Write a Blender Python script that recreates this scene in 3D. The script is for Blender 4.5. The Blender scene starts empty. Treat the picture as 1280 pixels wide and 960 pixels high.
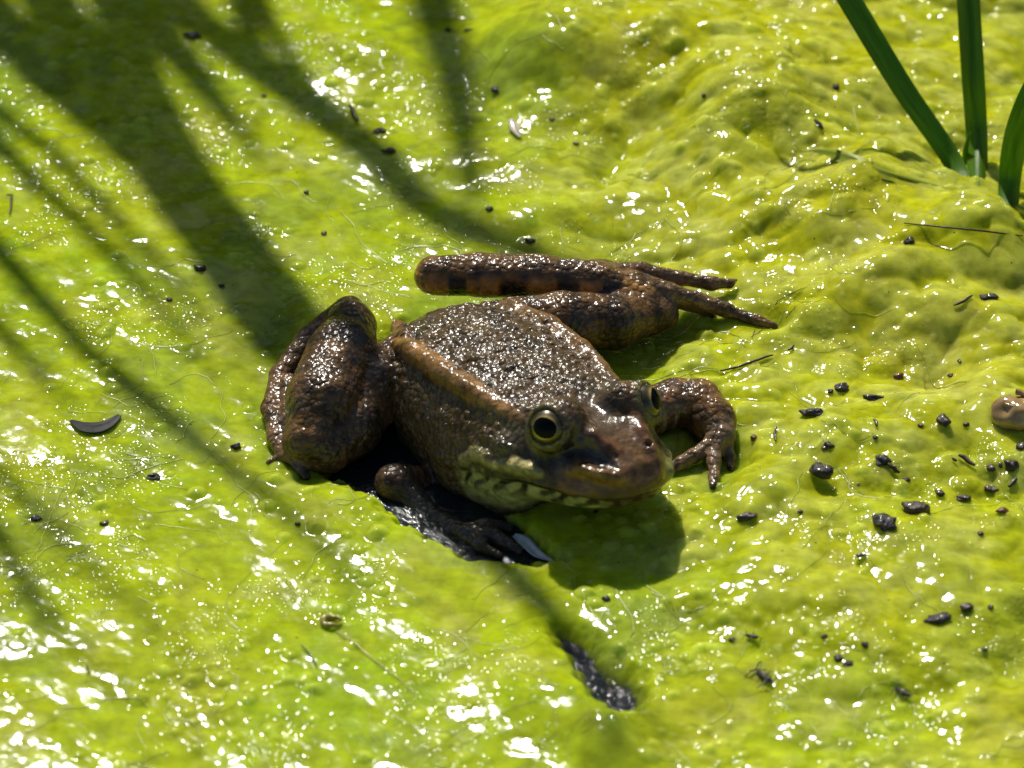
import bpy, bmesh, math, random
import numpy as np
from mathutils import Vector

random.seed(7)
RNG = np.random.default_rng(11)
SC = bpy.context.scene
SC.unit_settings.system = 'METRIC'
SC.unit_settings.scale_length = 0.01          # one unit = one centimetre
COL = SC.collection

# ------------------------------------------------------------------ camera
ELEV = math.radians(35.0)                     # camera looks down by this much
DIST = 85.0
PXCM = 66.0                                   # photo pixels per cm at the aim point (1280 wide)
CE, SE = math.cos(ELEV), math.sin(ELEV)
CAM = np.array([0.0, -DIST * CE, DIST * SE])
FWD = np.array([0.0, CE, -SE]); UPV = np.array([0.0, SE, CE])
cam_d = bpy.data.cameras.new('camera')
cam_o = bpy.data.objects.new('camera', cam_d); COL.objects.link(cam_o)
cam_o.location = CAM
cam_o.rotation_euler = (math.pi / 2 - ELEV, 0, 0)
cam_d.sensor_width = 36.0
cam_d.lens = 36.0 * DIST * PXCM / 1280.0
cam_d.clip_start = 1.0; cam_d.clip_end = 5000.0
cam_d.dof.use_dof = True
cam_d.dof.focus_distance = DIST - 0.6
cam_d.dof.aperture_fstop = 0.24
SC.camera = cam_o
FOC = DIST * PXCM                             # focal length in photo pixels

# ------------------------------------------------------------------ light
SUN_ELEV = math.radians(46.0)
SUN_AZ = math.radians(-13.0)                  # behind the frog, a little to the left
S_TO = np.array([math.sin(SUN_AZ) * math.cos(SUN_ELEV), math.cos(SUN_AZ) * math.cos(SUN_ELEV), math.sin(SUN_ELEV)])
world = bpy.data.worlds.new('World'); SC.world = world
world.use_nodes = True
wn = world.node_tree.nodes; wl = world.node_tree.links
sky = wn.new('ShaderNodeTexSky'); sky.sky_type = 'NISHITA'; sky.sun_disc = False
sky.sun_elevation = SUN_ELEV; sky.sun_rotation = SUN_AZ
wl.new(sky.outputs[0], wn['Background'].inputs[0]); wn['Background'].inputs[1].default_value = 0.062
sun_d = bpy.data.lights.new('sun', 'SUN'); sun_d.energy = 4.6; sun_d.angle = math.radians(0.53); sun_d.color = (1.0, 0.95, 0.86)
sun_o = bpy.data.objects.new('sun', sun_d); COL.objects.link(sun_o)
sun_o.rotation_euler = Vector(S_TO).to_track_quat('Z', 'Y').to_euler()
SC.view_settings.view_transform = 'Standard'; SC.view_settings.look = 'None'
SC.view_settings.exposure = 0.0; SC.view_settings.gamma = 1.0; SC.view_settings.use_curve_mapping = False
SC.cycles.max_bounces = 8

# ------------------------------------------------------------------ maths helpers
def at(px, py, h=0.0):
    """world point at height h seen at photo pixel (px, py)"""
    d = FWD * FOC + np.array([1.0, 0, 0]) * (px - 640.0) - UPV * (py - 480.0)
    t = (h - CAM[2]) / d[2]
    return CAM + d * t

def to_px(x, y, z=0.0):
    rx, ry, rz = x - CAM[0], y - CAM[1], z - CAM[2]
    dep = ry * FWD[1] + rz * FWD[2]
    return 640.0 + FOC * rx / dep, 480.0 - FOC * (ry * UPV[1] + rz * UPV[2]) / dep

def sstep(e0, e1, x):
    t = np.clip((x - e0) / (e1 - e0), 0, 1); return t * t * (3 - 2 * t)
def mixv(a, b, t): return a + (b - a) * t
def smin(a, b, k):
    h = np.clip(0.5 + 0.5 * (b - a) / k, 0, 1); return b + (a - b) * h - k * h * (1 - h)
def smax(a, b, k): return -smin(-a, -b, k)

def noise2(x, y, seed=0):
    g = np.random.default_rng(seed).random((256, 256))
    xi = np.floor(x).astype(np.int64); yi = np.floor(y).astype(np.int64)
    fx = x - xi; fy = y - yi
    fx = fx * fx * fx * (fx * (fx * 6 - 15) + 10); fy = fy * fy * fy * (fy * (fy * 6 - 15) + 10)
    xi &= 255; yi &= 255; x1 = (xi + 1) & 255; y1 = (yi + 1) & 255
    return (g[xi, yi] * (1 - fx) + g[x1, yi] * fx) * (1 - fy) + (g[xi, y1] * (1 - fx) + g[x1, y1] * fx) * fy
def fbm2(x, y, seed=0, o=4):
    s = 0; a = 0.5
    for i in range(o):
        s = s + a * (noise2(x, y, seed + i) * 2 - 1)
        x, y = x * 1.63 + y * 1.21 + 3.1, y * 1.63 - x * 1.21 + 7.7; a *= 0.5
    return s
def noise3(x, y, z, seed=0):
    g = np.random.default_rng(seed).random((64, 64, 64))
    I = [np.floor(v).astype(np.int64) for v in (x, y, z)]
    F = [v - i for v, i in zip((x, y, z), I)]; F = [f * f * (3 - 2 * f) for f in F]
    s = 0
    for dx in (0, 1):
        for dy in (0, 1):
            for dz in (0, 1):
                w = (F[0] if dx else 1 - F[0]) * (F[1] if dy else 1 - F[1]) * (F[2] if dz else 1 - F[2])
                s = s + w * g[(I[0] + dx) & 63, (I[1] + dy) & 63, (I[2] + dz) & 63]
    return s * 2 - 1

def seg2(px, py, pts):
    """distance in the plane to a polyline"""
    d = np.full(px.shape, 1e9)
    for (x0, y0), (x1, y1) in zip(pts[:-1], pts[1:]):
        vx, vy = x1 - x0, y1 - y0
        t = np.clip(((px - x0) * vx + (py - y0) * vy) / (vx * vx + vy * vy + 1e-9), 0, 1)
        d = np.minimum(d, np.hypot(px - x0 - t * vx, py - y0 - t * vy))
    return d
def poly_sd(px, py, pts):
    """signed distance to a polygon, negative inside"""
    d = seg2(px, py, list(pts) + [pts[0]])
    ins = np.zeros(px.shape, bool)
    n = len(pts)
    for i in range(n):
        x0, y0 = pts[i]; x1, y1 = pts[(i + 1) % n]
        c = ((y0 > py) != (y1 > py)) & (px < (x1 - x0) * (py - y0) / (y1 - y0 + 1e-12) + x0)
        ins ^= c
    return np.where(ins, -d, d)

# ------------------------------------------------------------------ object helpers
def tag(o, label=None, cat=None, group=None, kind=None):
    if label: o['label'] = label
    if cat: o['category'] = cat
    if group: o['group'] = group
    if kind: o['kind'] = kind
    return o
def empty(name, loc):
    o = bpy.data.objects.new(name, None); o.location = loc; o.empty_display_size = 0.5; COL.objects.link(o); return o
def link(name, me, mat, parent=None, loc=None, smooth=True):
    if mat is not None:
        me.materials.clear(); me.materials.append(mat)
    if smooth and len(me.polygons):
        me.polygons.foreach_set('use_smooth', np.ones(len(me.polygons), bool))
    o = bpy.data.objects.new(name, me); COL.objects.link(o)
    if parent is not None: o.parent = parent
    if loc is not None: o.location = loc
    return o
def quads(name, V, Q):
    me = bpy.data.meshes.new(name)
    V = np.ascontiguousarray(V, np.float32); Q = np.ascontiguousarray(Q, np.int32)
    me.vertices.add(len(V)); me.vertices.foreach_set('co', V.ravel())
    me.loops.add(Q.size); me.loops.foreach_set('vertex_index', Q.ravel())
    me.polygons.add(len(Q)); me.polygons.foreach_set('loop_start', np.arange(len(Q), dtype=np.int32) * 4)
    me.polygons.foreach_set('loop_total', np.full(len(Q), 4, np.int32))
    me.update(calc_edges=True); me.validate()
    return me
def vcol(me, name, rgb):
    a = me.attributes.new(name, 'FLOAT_COLOR', 'POINT')
    c = np.ones((len(me.vertices), 4), np.float32); c[:, :3] = rgb
    a.data.foreach_set('color', c.ravel())
def vfloat(me, name, v):
    a = me.attributes.new(name, 'FLOAT', 'POINT'); a.data.foreach_set('value', np.ascontiguousarray(v, np.float32))

# ------------------------------------------------------------------ materials
class NT:
    def __init__(self, name):
        self.m = bpy.data.materials.new(name); self.m.use_nodes = True
        self.t = self.m.node_tree; self.b = self.t.nodes['Principled BSDF']
    def n(self, typ, **kw):
        o = self.t.nodes.new(typ)
        for k, v in kw.items():
            if k.startswith('i_'):
                key = k[2:]; key = int(key) if key.isdigit() else key.replace('_', ' ')
                o.inputs[key].default_value = v
            else: setattr(o, k, v)
        return o
    def l(self, a, b): self.t.links.new(a, b)
    def set(self, **kw):
        for k, v in kw.items(): self.b.inputs[k.replace('_', ' ')].default_value = v
    def math(self, op, a, b=None, clamp=False):
        o = self.n('ShaderNodeMath', operation=op, use_clamp=clamp)
        for i, v in enumerate((a, b)):
            if v is None: continue
            if isinstance(v, (int, float)): o.inputs[i].default_value = v
            else: self.l(v, o.inputs[i])
        return o.outputs[0]
    def mix(self, f, a, b, bt='MIX'):
        o = self.n('ShaderNodeMix', data_type='RGBA', blend_type=bt)
        for i, v in ((0, f), (6, a), (7, b)):
            if isinstance(v, (int, float)): o.inputs[i].default_value = v
            elif isinstance(v, tuple): o.inputs[i].default_value = (*v, 1) if len(v) == 3 else v
            else: self.l(v, o.inputs[i])
        return o.outputs[2]
    def ramp(self, f, stops):
        o = self.n('ShaderNodeValToRGB'); self.l(f, o.inputs[0]); e = o.color_ramp.elements
        while len(e) < len(stops): e.new(0.5)
        for q, (p, c) in zip(e, stops):
            q.position = p; q.color = (*c, 1) if isinstance(c, tuple) else (c, c, c, 1)
        return o.outputs[0]

def plain(name, rgb, rough=0.5, var=0.3, scale=6.0, coat=0.0, bump=0.0, sss=0.0):
    t = NT(name); co = t.n('ShaderNodeTexCoord').outputs['Object']
    nz = t.n('ShaderNodeTexNoise', i_Scale=scale, i_Detail=5.0); t.l(co, nz.inputs['Vector'])
    c0 = tuple(v * (1 - var) for v in rgb); c1 = tuple(min(1, v * (1 + var)) for v in rgb)
    t.l(t.ramp(nz.outputs[0], [(0.3, c0), (0.7, c1)]), t.b.inputs['Base Color'])
    t.set(Roughness=rough, Coat_Weight=coat, Coat_Roughness=0.12)
    if sss: t.set(Subsurface_Weight=sss, Subsurface_Radius=(0.1, 0.08, 0.03))
    if bump:
        bp = t.n('ShaderNodeBump', i_Strength=1.0, i_Distance=bump); t.l(nz.outputs[0], bp.inputs['Height']); t.l(bp.outputs[0], t.b.inputs['Normal'])
    return t.m

def algae_material():
    t = NT('algae'); co = t.n('ShaderNodeTexCoord').outputs['Object']
    tint = t.n('ShaderNodeAttribute', attribute_name='tint').outputs['Color']
    n1 = t.n('ShaderNodeTexNoise', i_Scale=2.2, i_Detail=6.0, i_Roughness=0.62); t.l(co, n1.inputs['Vector'])
    mp = t.n('ShaderNodeMapping'); t.l(co, mp.inputs['Vector']); mp.inputs['Rotation'].default_value = (0, 0, 0.9); mp.inputs['Scale'].default_value = (1.0, 3.0, 1.0)
    n2 = t.n('ShaderNodeTexNoise', i_Scale=2.4, i_Detail=5.0, i_Roughness=0.6); t.l(mp.outputs[0], n2.inputs['Vector'])
    v1 = t.ramp(n1.outputs[0], [(0.28, 0.62), (0.72, 1.3)])
    v2 = t.ramp(n2.outputs[0], [(0.3, 0.92), (0.7, 1.08)])
    c = t.mix(1.0, tint, v1, 'MULTIPLY'); c = t.mix(1.0, c, v2, 'MULTIPLY')
    # specks of grit
    vo = t.n('ShaderNodeTexVoronoi', i_Scale=2.6); t.l(co, vo.inputs['Vector'])
    sp = t.ramp(vo.outputs['Distance'], [(0.035, 1.0), (0.06, 0.0)])
    wn_ = t.n('ShaderNodeTexWhiteNoise', noise_dimensions='3D'); t.l(vo.outputs['Position'], wn_.inputs['Vector'])
    sp = t.math('MULTIPLY', sp, t.math('GREATER_THAN', wn_.outputs[0], 0.72))
    c = t.mix(sp, c, (0.03, 0.022, 0.01))
    t.l(c, t.b.inputs['Base Color'])
    # wet froth: tiny bubbles in patches
    vb = t.n('ShaderNodeTexVoronoi', feature='F1', i_Scale=10.0, i_Randomness=0.95); t.l(co, vb.inputs['Vector'])
    fr = t.n('ShaderNodeAttribute', attribute_name='froth').outputs['Fac']
    wc = t.n('ShaderNodeTexWhiteNoise', noise_dimensions='3D'); t.l(vb.outputs['Position'], wc.inputs['Vector'])
    d1 = t.math('MULTIPLY', t.math('SUBTRACT', 1.0, t.math('MULTIPLY', t.math('POWER', vb.outputs['Distance'], 2.0), 2.6), True), t.math('GREATER_THAN', wc.outputs[0], 0.45))
    hsum = t.math('MULTIPLY', d1, 0.017)
    hsum = t.math('MULTIPLY', hsum, fr)
    n3 = t.n('ShaderNodeTexNoise', i_Scale=7.0, i_Detail=2.0); t.l(co, n3.inputs['Vector'])
    hsum = t.math('ADD', hsum, t.math('MULTIPLY', n3.outputs[0], 0.003))
    bp = t.n('ShaderNodeBump', i_Strength=1.0, i_Distance=1.0); t.l(hsum, bp.inputs['Height'])
    t.l(bp.outputs[0], t.b.inputs['Normal'])
    t.set(Roughness=0.115, IOR=1.21, Subsurface_Weight=0.85, Subsurface_Radius=(0.50, 0.58, 0.10), Subsurface_Scale=1.0)
    return t.m

def skin_material():
    t = NT('frog_skin'); co = t.n('ShaderNodeTexCoord').outputs['Object']
    col = t.n('ShaderNodeAttribute', attribute_name='tint').outputs['Color']
    wa = t.n('ShaderNodeAttribute', attribute_name='wart').outputs['Fac']
    n1 = t.n('ShaderNodeTexNoise', i_Scale=5.0, i_Detail=5.0, i_Roughness=0.65); t.l(co, n1.inputs['Vector'])
    c = t.mix(1.0, col, t.ramp(n1.outputs[0], [(0.3, 0.45), (0.72, 1.5)]), 'MULTIPLY')
    v1 = t.n('ShaderNodeTexVoronoi', feature='F1', i_Scale=7.6, i_Randomness=0.9); t.l(co, v1.inputs['Vector'])
    v2 = t.n('ShaderNodeTexVoronoi', feature='F1', i_Scale=15.0, i_Randomness=0.9); t.l(co, v2.inputs['Vector'])
    g1 = t.math('SUBTRACT', 1.0, t.math('MULTIPLY', t.math('POWER', v1.outputs['Distance'], 2.0), 2.2), True)
    g2 = t.math('SUBTRACT', 1.0, t.math('MULTIPLY', t.math('POWER', v2.outputs['Distance'], 2.0), 1.8), True)
    # grains are a little paler than the skin between them
    c = t.mix(t.math('MULTIPLY', t.math('MULTIPLY', g1, wa), 0.42), c, (0.20, 0.135, 0.055))
    t.l(c, t.b.inputs['Base Color'])
    h = t.math('MULTIPLY', t.math('MULTIPLY', g1, wa), 0.042)
    h = t.math('ADD', h, t.math('MULTIPLY', t.math('MULTIPLY', g2, 0.009), t.math('ADD', t.math('MULTIPLY', wa, 1.1), 0.15)))
    n2 = t.n('ShaderNodeTexNoise', i_Scale=6.0, i_Detail=2.0); t.l(co, n2.inputs['Vector'])
    h = t.math('ADD', h, t.math('MULTIPLY', n2.outputs[0], 0.03))
    bp = t.n('ShaderNodeBump', i_Strength=0.9, i_Distance=1.0); t.l(h, bp.inputs['Height']); t.l(bp.outputs[0], t.b.inputs['Normal'])
    t.set(Roughness=0.55, IOR=1.35, Specular_IOR_Level=0.12, Coat_Weight=1.0, Coat_Roughness=0.21, Coat_IOR=1.55)
    t.l(bp.outputs[0], t.b.inputs['Coat Normal'])
    n4 = t.n('ShaderNodeTexNoise', i_Scale=1.9, i_Detail=3.0); t.l(co, n4.inputs['Vector'])
    t.l(t.ramp(n4.outputs[0], [(0.34, 0.30), (0.60, 1.0)]), t.b.inputs['Coat Weight'])
    return t.m

def water_material():
    t = NT('pond_water'); co = t.n('ShaderNodeTexCoord').outputs['Object']
    n = t.n('ShaderNodeTexNoise', i_Scale=4.5, i_Detail=4.0); t.l(co, n.inputs['Vector'])
    bp = t.n('ShaderNodeBump', i_Strength=1.0, i_Distance=0.055); t.l(n.outputs[0], bp.inputs['Height']); t.l(bp.outputs[0], t.b.inputs['Normal'])
    fr_ = t.n('ShaderNodeFresnel', i_IOR=1.33); t.l(bp.outputs[0], fr_.inputs['Normal'])
    gl = t.n('ShaderNodeBsdfGlossy', i_Roughness=0.09); t.l(bp.outputs[0], gl.inputs['Normal'])
    tr = t.n('ShaderNodeBsdfTransparent'); tr.inputs[0].default_value = (0.42, 0.50, 0.50, 1)
    df = t.n('ShaderNodeBsdfDiffuse'); df.inputs[0].default_value = (0.020, 0.032, 0.036, 1)
    m0 = t.n('ShaderNodeMixShader'); m0.inputs[0].default_value = 0.55; t.l(tr.outputs[0], m0.inputs[1]); t.l(df.outputs[0], m0.inputs[2])
    mx = t.n('ShaderNodeMixShader'); t.l(fr_.outputs[0], mx.inputs[0]); t.l(m0.outputs[0], mx.inputs[1]); t.l(gl.outputs[0], mx.inputs[2])
    t.l(mx.outputs[0], t.t.nodes['Material Output'].inputs['Surface'])
    return t.m

def blade_material(name, rgb, trans=0.35):
    t = NT(name); uv = t.n('ShaderNodeTexCoord').outputs['UV']
    mp = t.n('ShaderNodeMapping'); t.l(uv, mp.inputs['Vector']); mp.inputs['Scale'].default_value = (26.0, 1.2, 1.0)
    n = t.n('ShaderNodeTexNoise', i_Scale=1.0, i_Detail=4.0); t.l(mp.outputs[0], n.inputs['Vector'])
    c = t.ramp(n.outputs[0], [(0.3, tuple(v * 0.62 for v in rgb)), (0.7, tuple(v * 1.35 for v in rgb))])
    t.l(c, t.b.inputs['Base Color'])
    bp = t.n('ShaderNodeBump', i_Strength=0.5, i_Distance=0.02); t.l(n.outputs[0], bp.inputs['Height']); t.l(bp.outputs[0], t.b.inputs['Normal'])
    t.set(Roughness=0.35, IOR=1.42)
    tr = t.n('ShaderNodeBsdfTranslucent'); t.l(c, tr.inputs['Color'])
    mx = t.n('ShaderNodeMixShader'); mx.inputs[0].default_value = trans
    t.l(t.b.outputs[0], mx.inputs[1]); t.l(tr.outputs[0], mx.inputs[2])
    t.l(mx.outputs[0], t.t.nodes['Material Output'].inputs['Surface'])
    return t.m

M_ALGAE = algae_material(); M_SKIN = skin_material(); M_WATER = water_material()
M_BLADE = blade_material('grass_blade', (0.13, 0.30, 0.018), 0.5); M_STRAND = blade_material('yellowed_blade', (0.34, 0.42, 0.03))
M_GRIT = plain('dark_grit', (0.014, 0.010, 0.007), 0.5, 0.6, 14.0, 0.25, 0.06)
M_TWIG = plain('twig', (0.035, 0.022, 0.010), 0.5, 0.4, 8.0, 0.2, 0.02)
M_BARK = plain('bark_crumb', (0.045, 0.026, 0.013), 0.5, 0.6, 10.0, 0.2, 0.05)
M_RUST = plain('reddish_grit', (0.12, 0.035, 0.012), 0.4, 0.4, 8.0, 0.4, 0.04)
M_LEAF = plain('dead_leaf', (0.035, 0.035, 0.032), 0.6, 0.5, 3.0, 0.0, 0.03); M_LEAF.node_tree.nodes['Principled BSDF'].inputs['Specular IOR Level'].default_value = 0.15
M_HUSK = plain('husk', (0.36, 0.30, 0.05), 0.4, 0.3, 5.0, 0.3, 0.02, 0.2)
M_SHELL = plain('brown_shell', (0.42, 0.27, 0.10), 0.15, 0.45, 2.5, 0.9, 0.03, 0.3)
M_STRIP = plain('pale_strip_mat', (0.42, 0.46, 0.46), 0.12, 0.25, 4.0, 0.8, 0.03)

# ------------------------------------------------------------------ frog frame
TH = math.radians(54.0)
F2 = np.array([math.cos(TH), -math.sin(TH), 0.0]); L2 = np.array([math.sin(TH), math.cos(TH), 0.0])
HE = 2.0
M0 = at(743, 514, HE)                          # midpoint between the eyes
PITCH, ROLL = math.radians(9.0), math.radians(4.0)
UP = np.array([0, 0, 1.0])
hf = F2 * math.cos(PITCH) + UP * math.sin(PITCH)
hu0 = UP * math.cos(PITCH) - F2 * math.sin(PITCH)
hl = L2 * math.cos(ROLL) - hu0 * math.sin(ROLL)
hu = hu0 * math.cos(ROLL) + L2 * math.sin(ROLL)
def head_w(a, b, c): return M0 + hf * a + hl * b + hu * c
def body_w(a, b, z): p = M0 + F2 * a + L2 * b; return np.array([p[0], p[1], z])
EYES = []
for s in (-1, 1):
    g = hf * (0.60 if s < 0 else 0.75) + hl * ((0.76 if s < 0 else 0.55) * s) + hu * (0.38 if s < 0 else 0.45); g = g / np.linalg.norm(g)
    EYES.append((head_w(0.0, -1.0, 0.0) if s < 0 else head_w(0.15, 0.94, -0.08), g, s))
EYE_R = 0.365

def mouth_c(a): return np.interp(a, [-2.0, -1.2, 0.0, 1.0, 1.6], [-1.28, -1.16, -1.10, -1.12, -1.10])

def head_fn(X, Y, Z):
    dx, dy, dz = X - M0[0], Y - M0[1], Z - M0[2]
    a = dx * hf[0] + dy * hf[1] + dz * hf[2]; b = dx * hl[0] + dy * hl[1] + dz * hl[2]; c = dx * hu[0] + dy * hu[1] + dz * hu[2]
    ab = np.abs(b)
    t = np.clip((1.54 - a) / 3.37, 1e-3, 1.15)
    B = 1.85 * t ** 0.38; dB = 1.85 * 0.38 / 3.37 * t ** -0.62
    g = (ab - B) / np.sqrt(1 + np.minimum(dB, 6) ** 2); g = np.maximum(g, a - 1.54)
    T = np.interp(a, [-3.2, -1.8, -0.8, 0.0, 0.5, 1.0, 1.4, 1.62], [-0.10, -0.02, 0.06, 0.06, -0.06, -0.30, -0.52, -0.75])
    T = T - 0.05 * np.exp(-(ab / 0.3) ** 2) * np.exp(-((a - 0.1) / 0.6) ** 2)
    cn = np.interp(a, [-2.0, -0.8, 0.0, 0.6, 1.2, 1.6], [1.15, 0.95, 0.74, 0.58, 0.46, 0.34])
    Tl = T - 1.35 * np.maximum(0, ab - cn)
    top = (c - Tl) / np.where(ab > cn, 1.68, 1.05)
    mc = mouth_c(a)
    up = smax(smax(g, top, 0.22), mc - c, 0.10)
    lipb = np.interp(a, [-2.2, -1.8, 0.0, 1.6], [-0.60, -0.55, -0.44, -0.26])
    lo = smax(g + 0.10, c - mc - 0.02, 0.05); lo = smax(lo, (mc + lipb) - c, 0.45)
    d = smin(up, lo, 0.025)
    d = smax(d, -(a + 2.6), 0.4)
    return d

def torso_fn(X, Y, Z):
    dx, dy = X - M0[0], Y - M0[1]
    a = dx * F2[0] + dy * F2[1]; b = dx * L2[0] + dy * L2[1]; ab = np.abs(b)
    W = np.interp(a, [-5.6, -5.2, -4.6, -3.8, -2.8, -1.8, -0.6], [0.45, 0.90, 1.38, 1.78, 1.95, 1.88, 1.6])
    Tz = np.interp(a, [-5.6, -5.2, -4.6, -3.8, -2.8, -1.8, -0.6], [0.85, 1.12, 1.42, 1.70, 1.82, 1.85, 1.80])
    Tz = Tz + 0.17 - 0.13 * b * b
    side = ab - W + np.maximum(0, 0.6 - Z) * 0.15
    top = Z - Tz
    rb = np.interp(a, [-5.4, -4.6, -3, -0.8], [0.75, 1.15, 1.3, 1.12])
    ch = (Z - (Tz - 1.02 * (ab - rb))) / 1.43
    d = smax(smax(side, top, 0.45), ch, 0.5)
    d = smax(d, -(a + 5.55) + 0.25 * (Z - 1.0), 0.5); d = smax(d, a + 0.4, 0.4)
    d = smax(d, -0.7 - Z, 0.2)
    return d

class Chain:
    """rounded tapering limb through (px, py, height, radius) points"""
    def __init__(self, pts, k=0.2, kind='limb', world=False):
        self.p = [np.asarray(q[:3], float) if world else at(q[0], q[1], q[2]) for q in pts]
        self.r = [q[3] for q in pts]; self.k = k; self.kind = kind
    def box(self):
        p = np.array(self.p); r = np.array(self.r)[:, None] + self.k + 0.15
        return (p - r).min(0), (p + r).max(0)
    def ev(self, X, Y, Z, want_t=False):
        best = None
        for i in range(max(1, len(self.p) - 1)):
            a = self.p[i]; b = self.p[min(i + 1, len(self.p) - 1)]; v = b - a; L = v @ v + 1e-9
            t = np.clip(((X - a[0]) * v[0] + (Y - a[1]) * v[1] + (Z - a[2]) * v[2]) / L, 0, 1)
            r = self.r[i] + (self.r[min(i + 1, len(self.p) - 1)] - self.r[i]) * t
            d = np.sqrt((X - a[0] - t * v[0]) ** 2 + (Y - a[1] - t * v[1]) ** 2 + (Z - a[2] - t * v[2]) ** 2) - r
            if best is None: best, T = d, t + i
            else:
                T = np.where(d < best, t + i, T); best = smin(best, d, 0.08)
        return (best, T) if want_t else best

LIMBS = {
 # hind leg on the left of the picture
 'thigh_a':  Chain([(505, 432, 0.80, 0.36), (472, 480, 0.66, 0.56), (440, 535, 0.42, 0.55), (405, 562, 0.30, 0.48)], 0.10),
 'shank_a':  Chain([(388, 550, 0.50, 0.50), (404, 502, 0.84, 0.70), (428, 444, 1.04, 0.66), (438, 408, 1.06, 0.50)], 0.10),
 'foot_a':   Chain([(436, 392, 1.00, 0.34), (388, 425, 0.75, 0.26), (350, 470, 0.50, 0.20), (339, 510, 0.38, 0.19), (345, 548, 0.28, 0.17), (354, 572, 0.18, 0.12), (336, 578, 0.12, 0.06)], 0.10),
 'toe_a':    Chain([(362, 480, 0.55, 0.20), (358, 530, 0.38, 0.16), (366, 570, 0.26, 0.14), (382, 596, 0.10, 0.10)], 0.08),
 # hind leg at the top of the picture
 'shank_b':  Chain([(543, 345, 1.0, 0.38), (600, 344, 1.06, 0.42), (680, 346, 1.08, 0.42), (750, 353, 1.02, 0.37), (805, 366, 0.88, 0.28)], 0.10),
 'thigh_b':  Chain([(640, 398, 0.86, 0.42), (700, 400, 0.90, 0.54), (765, 403, 0.72, 0.52), (828, 392, 0.50, 0.32)], 0.25),
 'foot_b':   Chain([(745, 343, 1.05, 0.28), (800, 340, 0.92, 0.20), (850, 348, 0.75, 0.14), (890, 355, 0.62, 0.13), (912, 354, 0.58, 0.085), (920, 350, 0.58, 0.04)], 0.10),
 'toe_b':    Chain([(790, 352, 1.0, 0.24), (835, 366, 0.80, 0.20), (868, 374, 0.65, 0.17), (910, 388, 0.48, 0.14), (945, 401, 0.36, 0.115), (968, 408, 0.30, 0.075)], 0.10),
 'toe_c':    Chain([(832, 372, 0.66, 0.16), (862, 381, 0.48, 0.13), (890, 393, 0.30, 0.09)], 0.08),
 # forelimb on the right
 'arm_b':    Chain([(800, 520, 0.60, 0.45), (845, 503, 0.55, 0.44), (872, 505, 0.55, 0.46), (890, 525, 0.45, 0.44), (900, 545, 0.38, 0.30)], 0.15),
 'hand_b':   Chain([(900, 540, 0.40, 0.25), (893, 557, 0.33, 0.20)], 0.10),
 'finger_b1': Chain([(893, 555, 0.33, 0.17), (892, 577, 0.26, 0.125), (892, 597, 0.18, 0.10), (892, 610, 0.14, 0.085)], 0.05),
 'finger_b2': Chain([(888, 556, 0.33, 0.17), (868, 569, 0.27, 0.13), (850, 580, 0.20, 0.115), (836, 590, 0.14, 0.09)], 0.05),
 'finger_b3': Chain([(906, 552, 0.30, 0.16), (912, 572, 0.16, 0.11), (914, 586, 0.05, 0.08)], 0.05),
 # forelimb in the dark water
 'arm_a':    Chain([(600, 580, 0.35, 0.36), (545, 600, -0.30, 0.26), (494, 604, 0.0, 0.37)], 0.12),
 'fore_a':   Chain([(494, 604, -0.04, 0.32), (535, 643, -0.28, 0.22), (585, 672, -0.18, 0.19)], 0.12),
 'finger_a1': Chain([(582, 668, -0.14, 0.19), (615, 670, -0.05, 0.14), (648, 688, -0.08, 0.10)], 0.06),
 'finger_a2': Chain([(582, 666, -0.14, 0.17), (608, 657, -0.04, 0.13), (636, 660, -0.07, 0.09)], 0.06),
 'finger_a3': Chain([(580, 668, -0.14, 0.16), (600, 682, -0.06, 0.12), (624, 695, -0.08, 0.08)], 0.06),
}
def ridge(s):
    ks = [(-4.75, 1.02), (-4.0, 1.16), (-3.0, 1.24), (-2.0, 1.20), (-1.2, 1.10), (-0.75, 1.02)]
    hs = [1.26, 1.53, 1.69, 1.76, 1.79, 1.80]; rs = [0.12, 0.20, 0.20, 0.18, 0.15, 0.11]
    return Chain([(*body_w(a, b * s, h), r) for (a, b), h, r in zip(ks, hs, rs)], 0.14, 'ridge', True)
RIDGES = [ridge(-1), ridge(1)]
def surf(px, py, dz=0.0):
    """where the sight line of a photo pixel meets the smooth head and trunk"""
    d = at(px, py, 0.0) - CAM; d /= np.linalg.norm(d); t = DIST - 6.0
    for _ in range(400):
        p = CAM + d * t
        if min(float(head_fn(*p)), float(torso_fn(*p))) < 0.0 or p[2] < 0.0: break
        t += 0.02
    return CAM + d * (t + dz)
def skin_chain(pts, k, kind):                  # (px, py, radius[, depth])
    return Chain([(*surf(q[0], q[1], q[3] if len(q) > 3 else 0.0), q[2]) for q in pts], k, kind, True)
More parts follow.
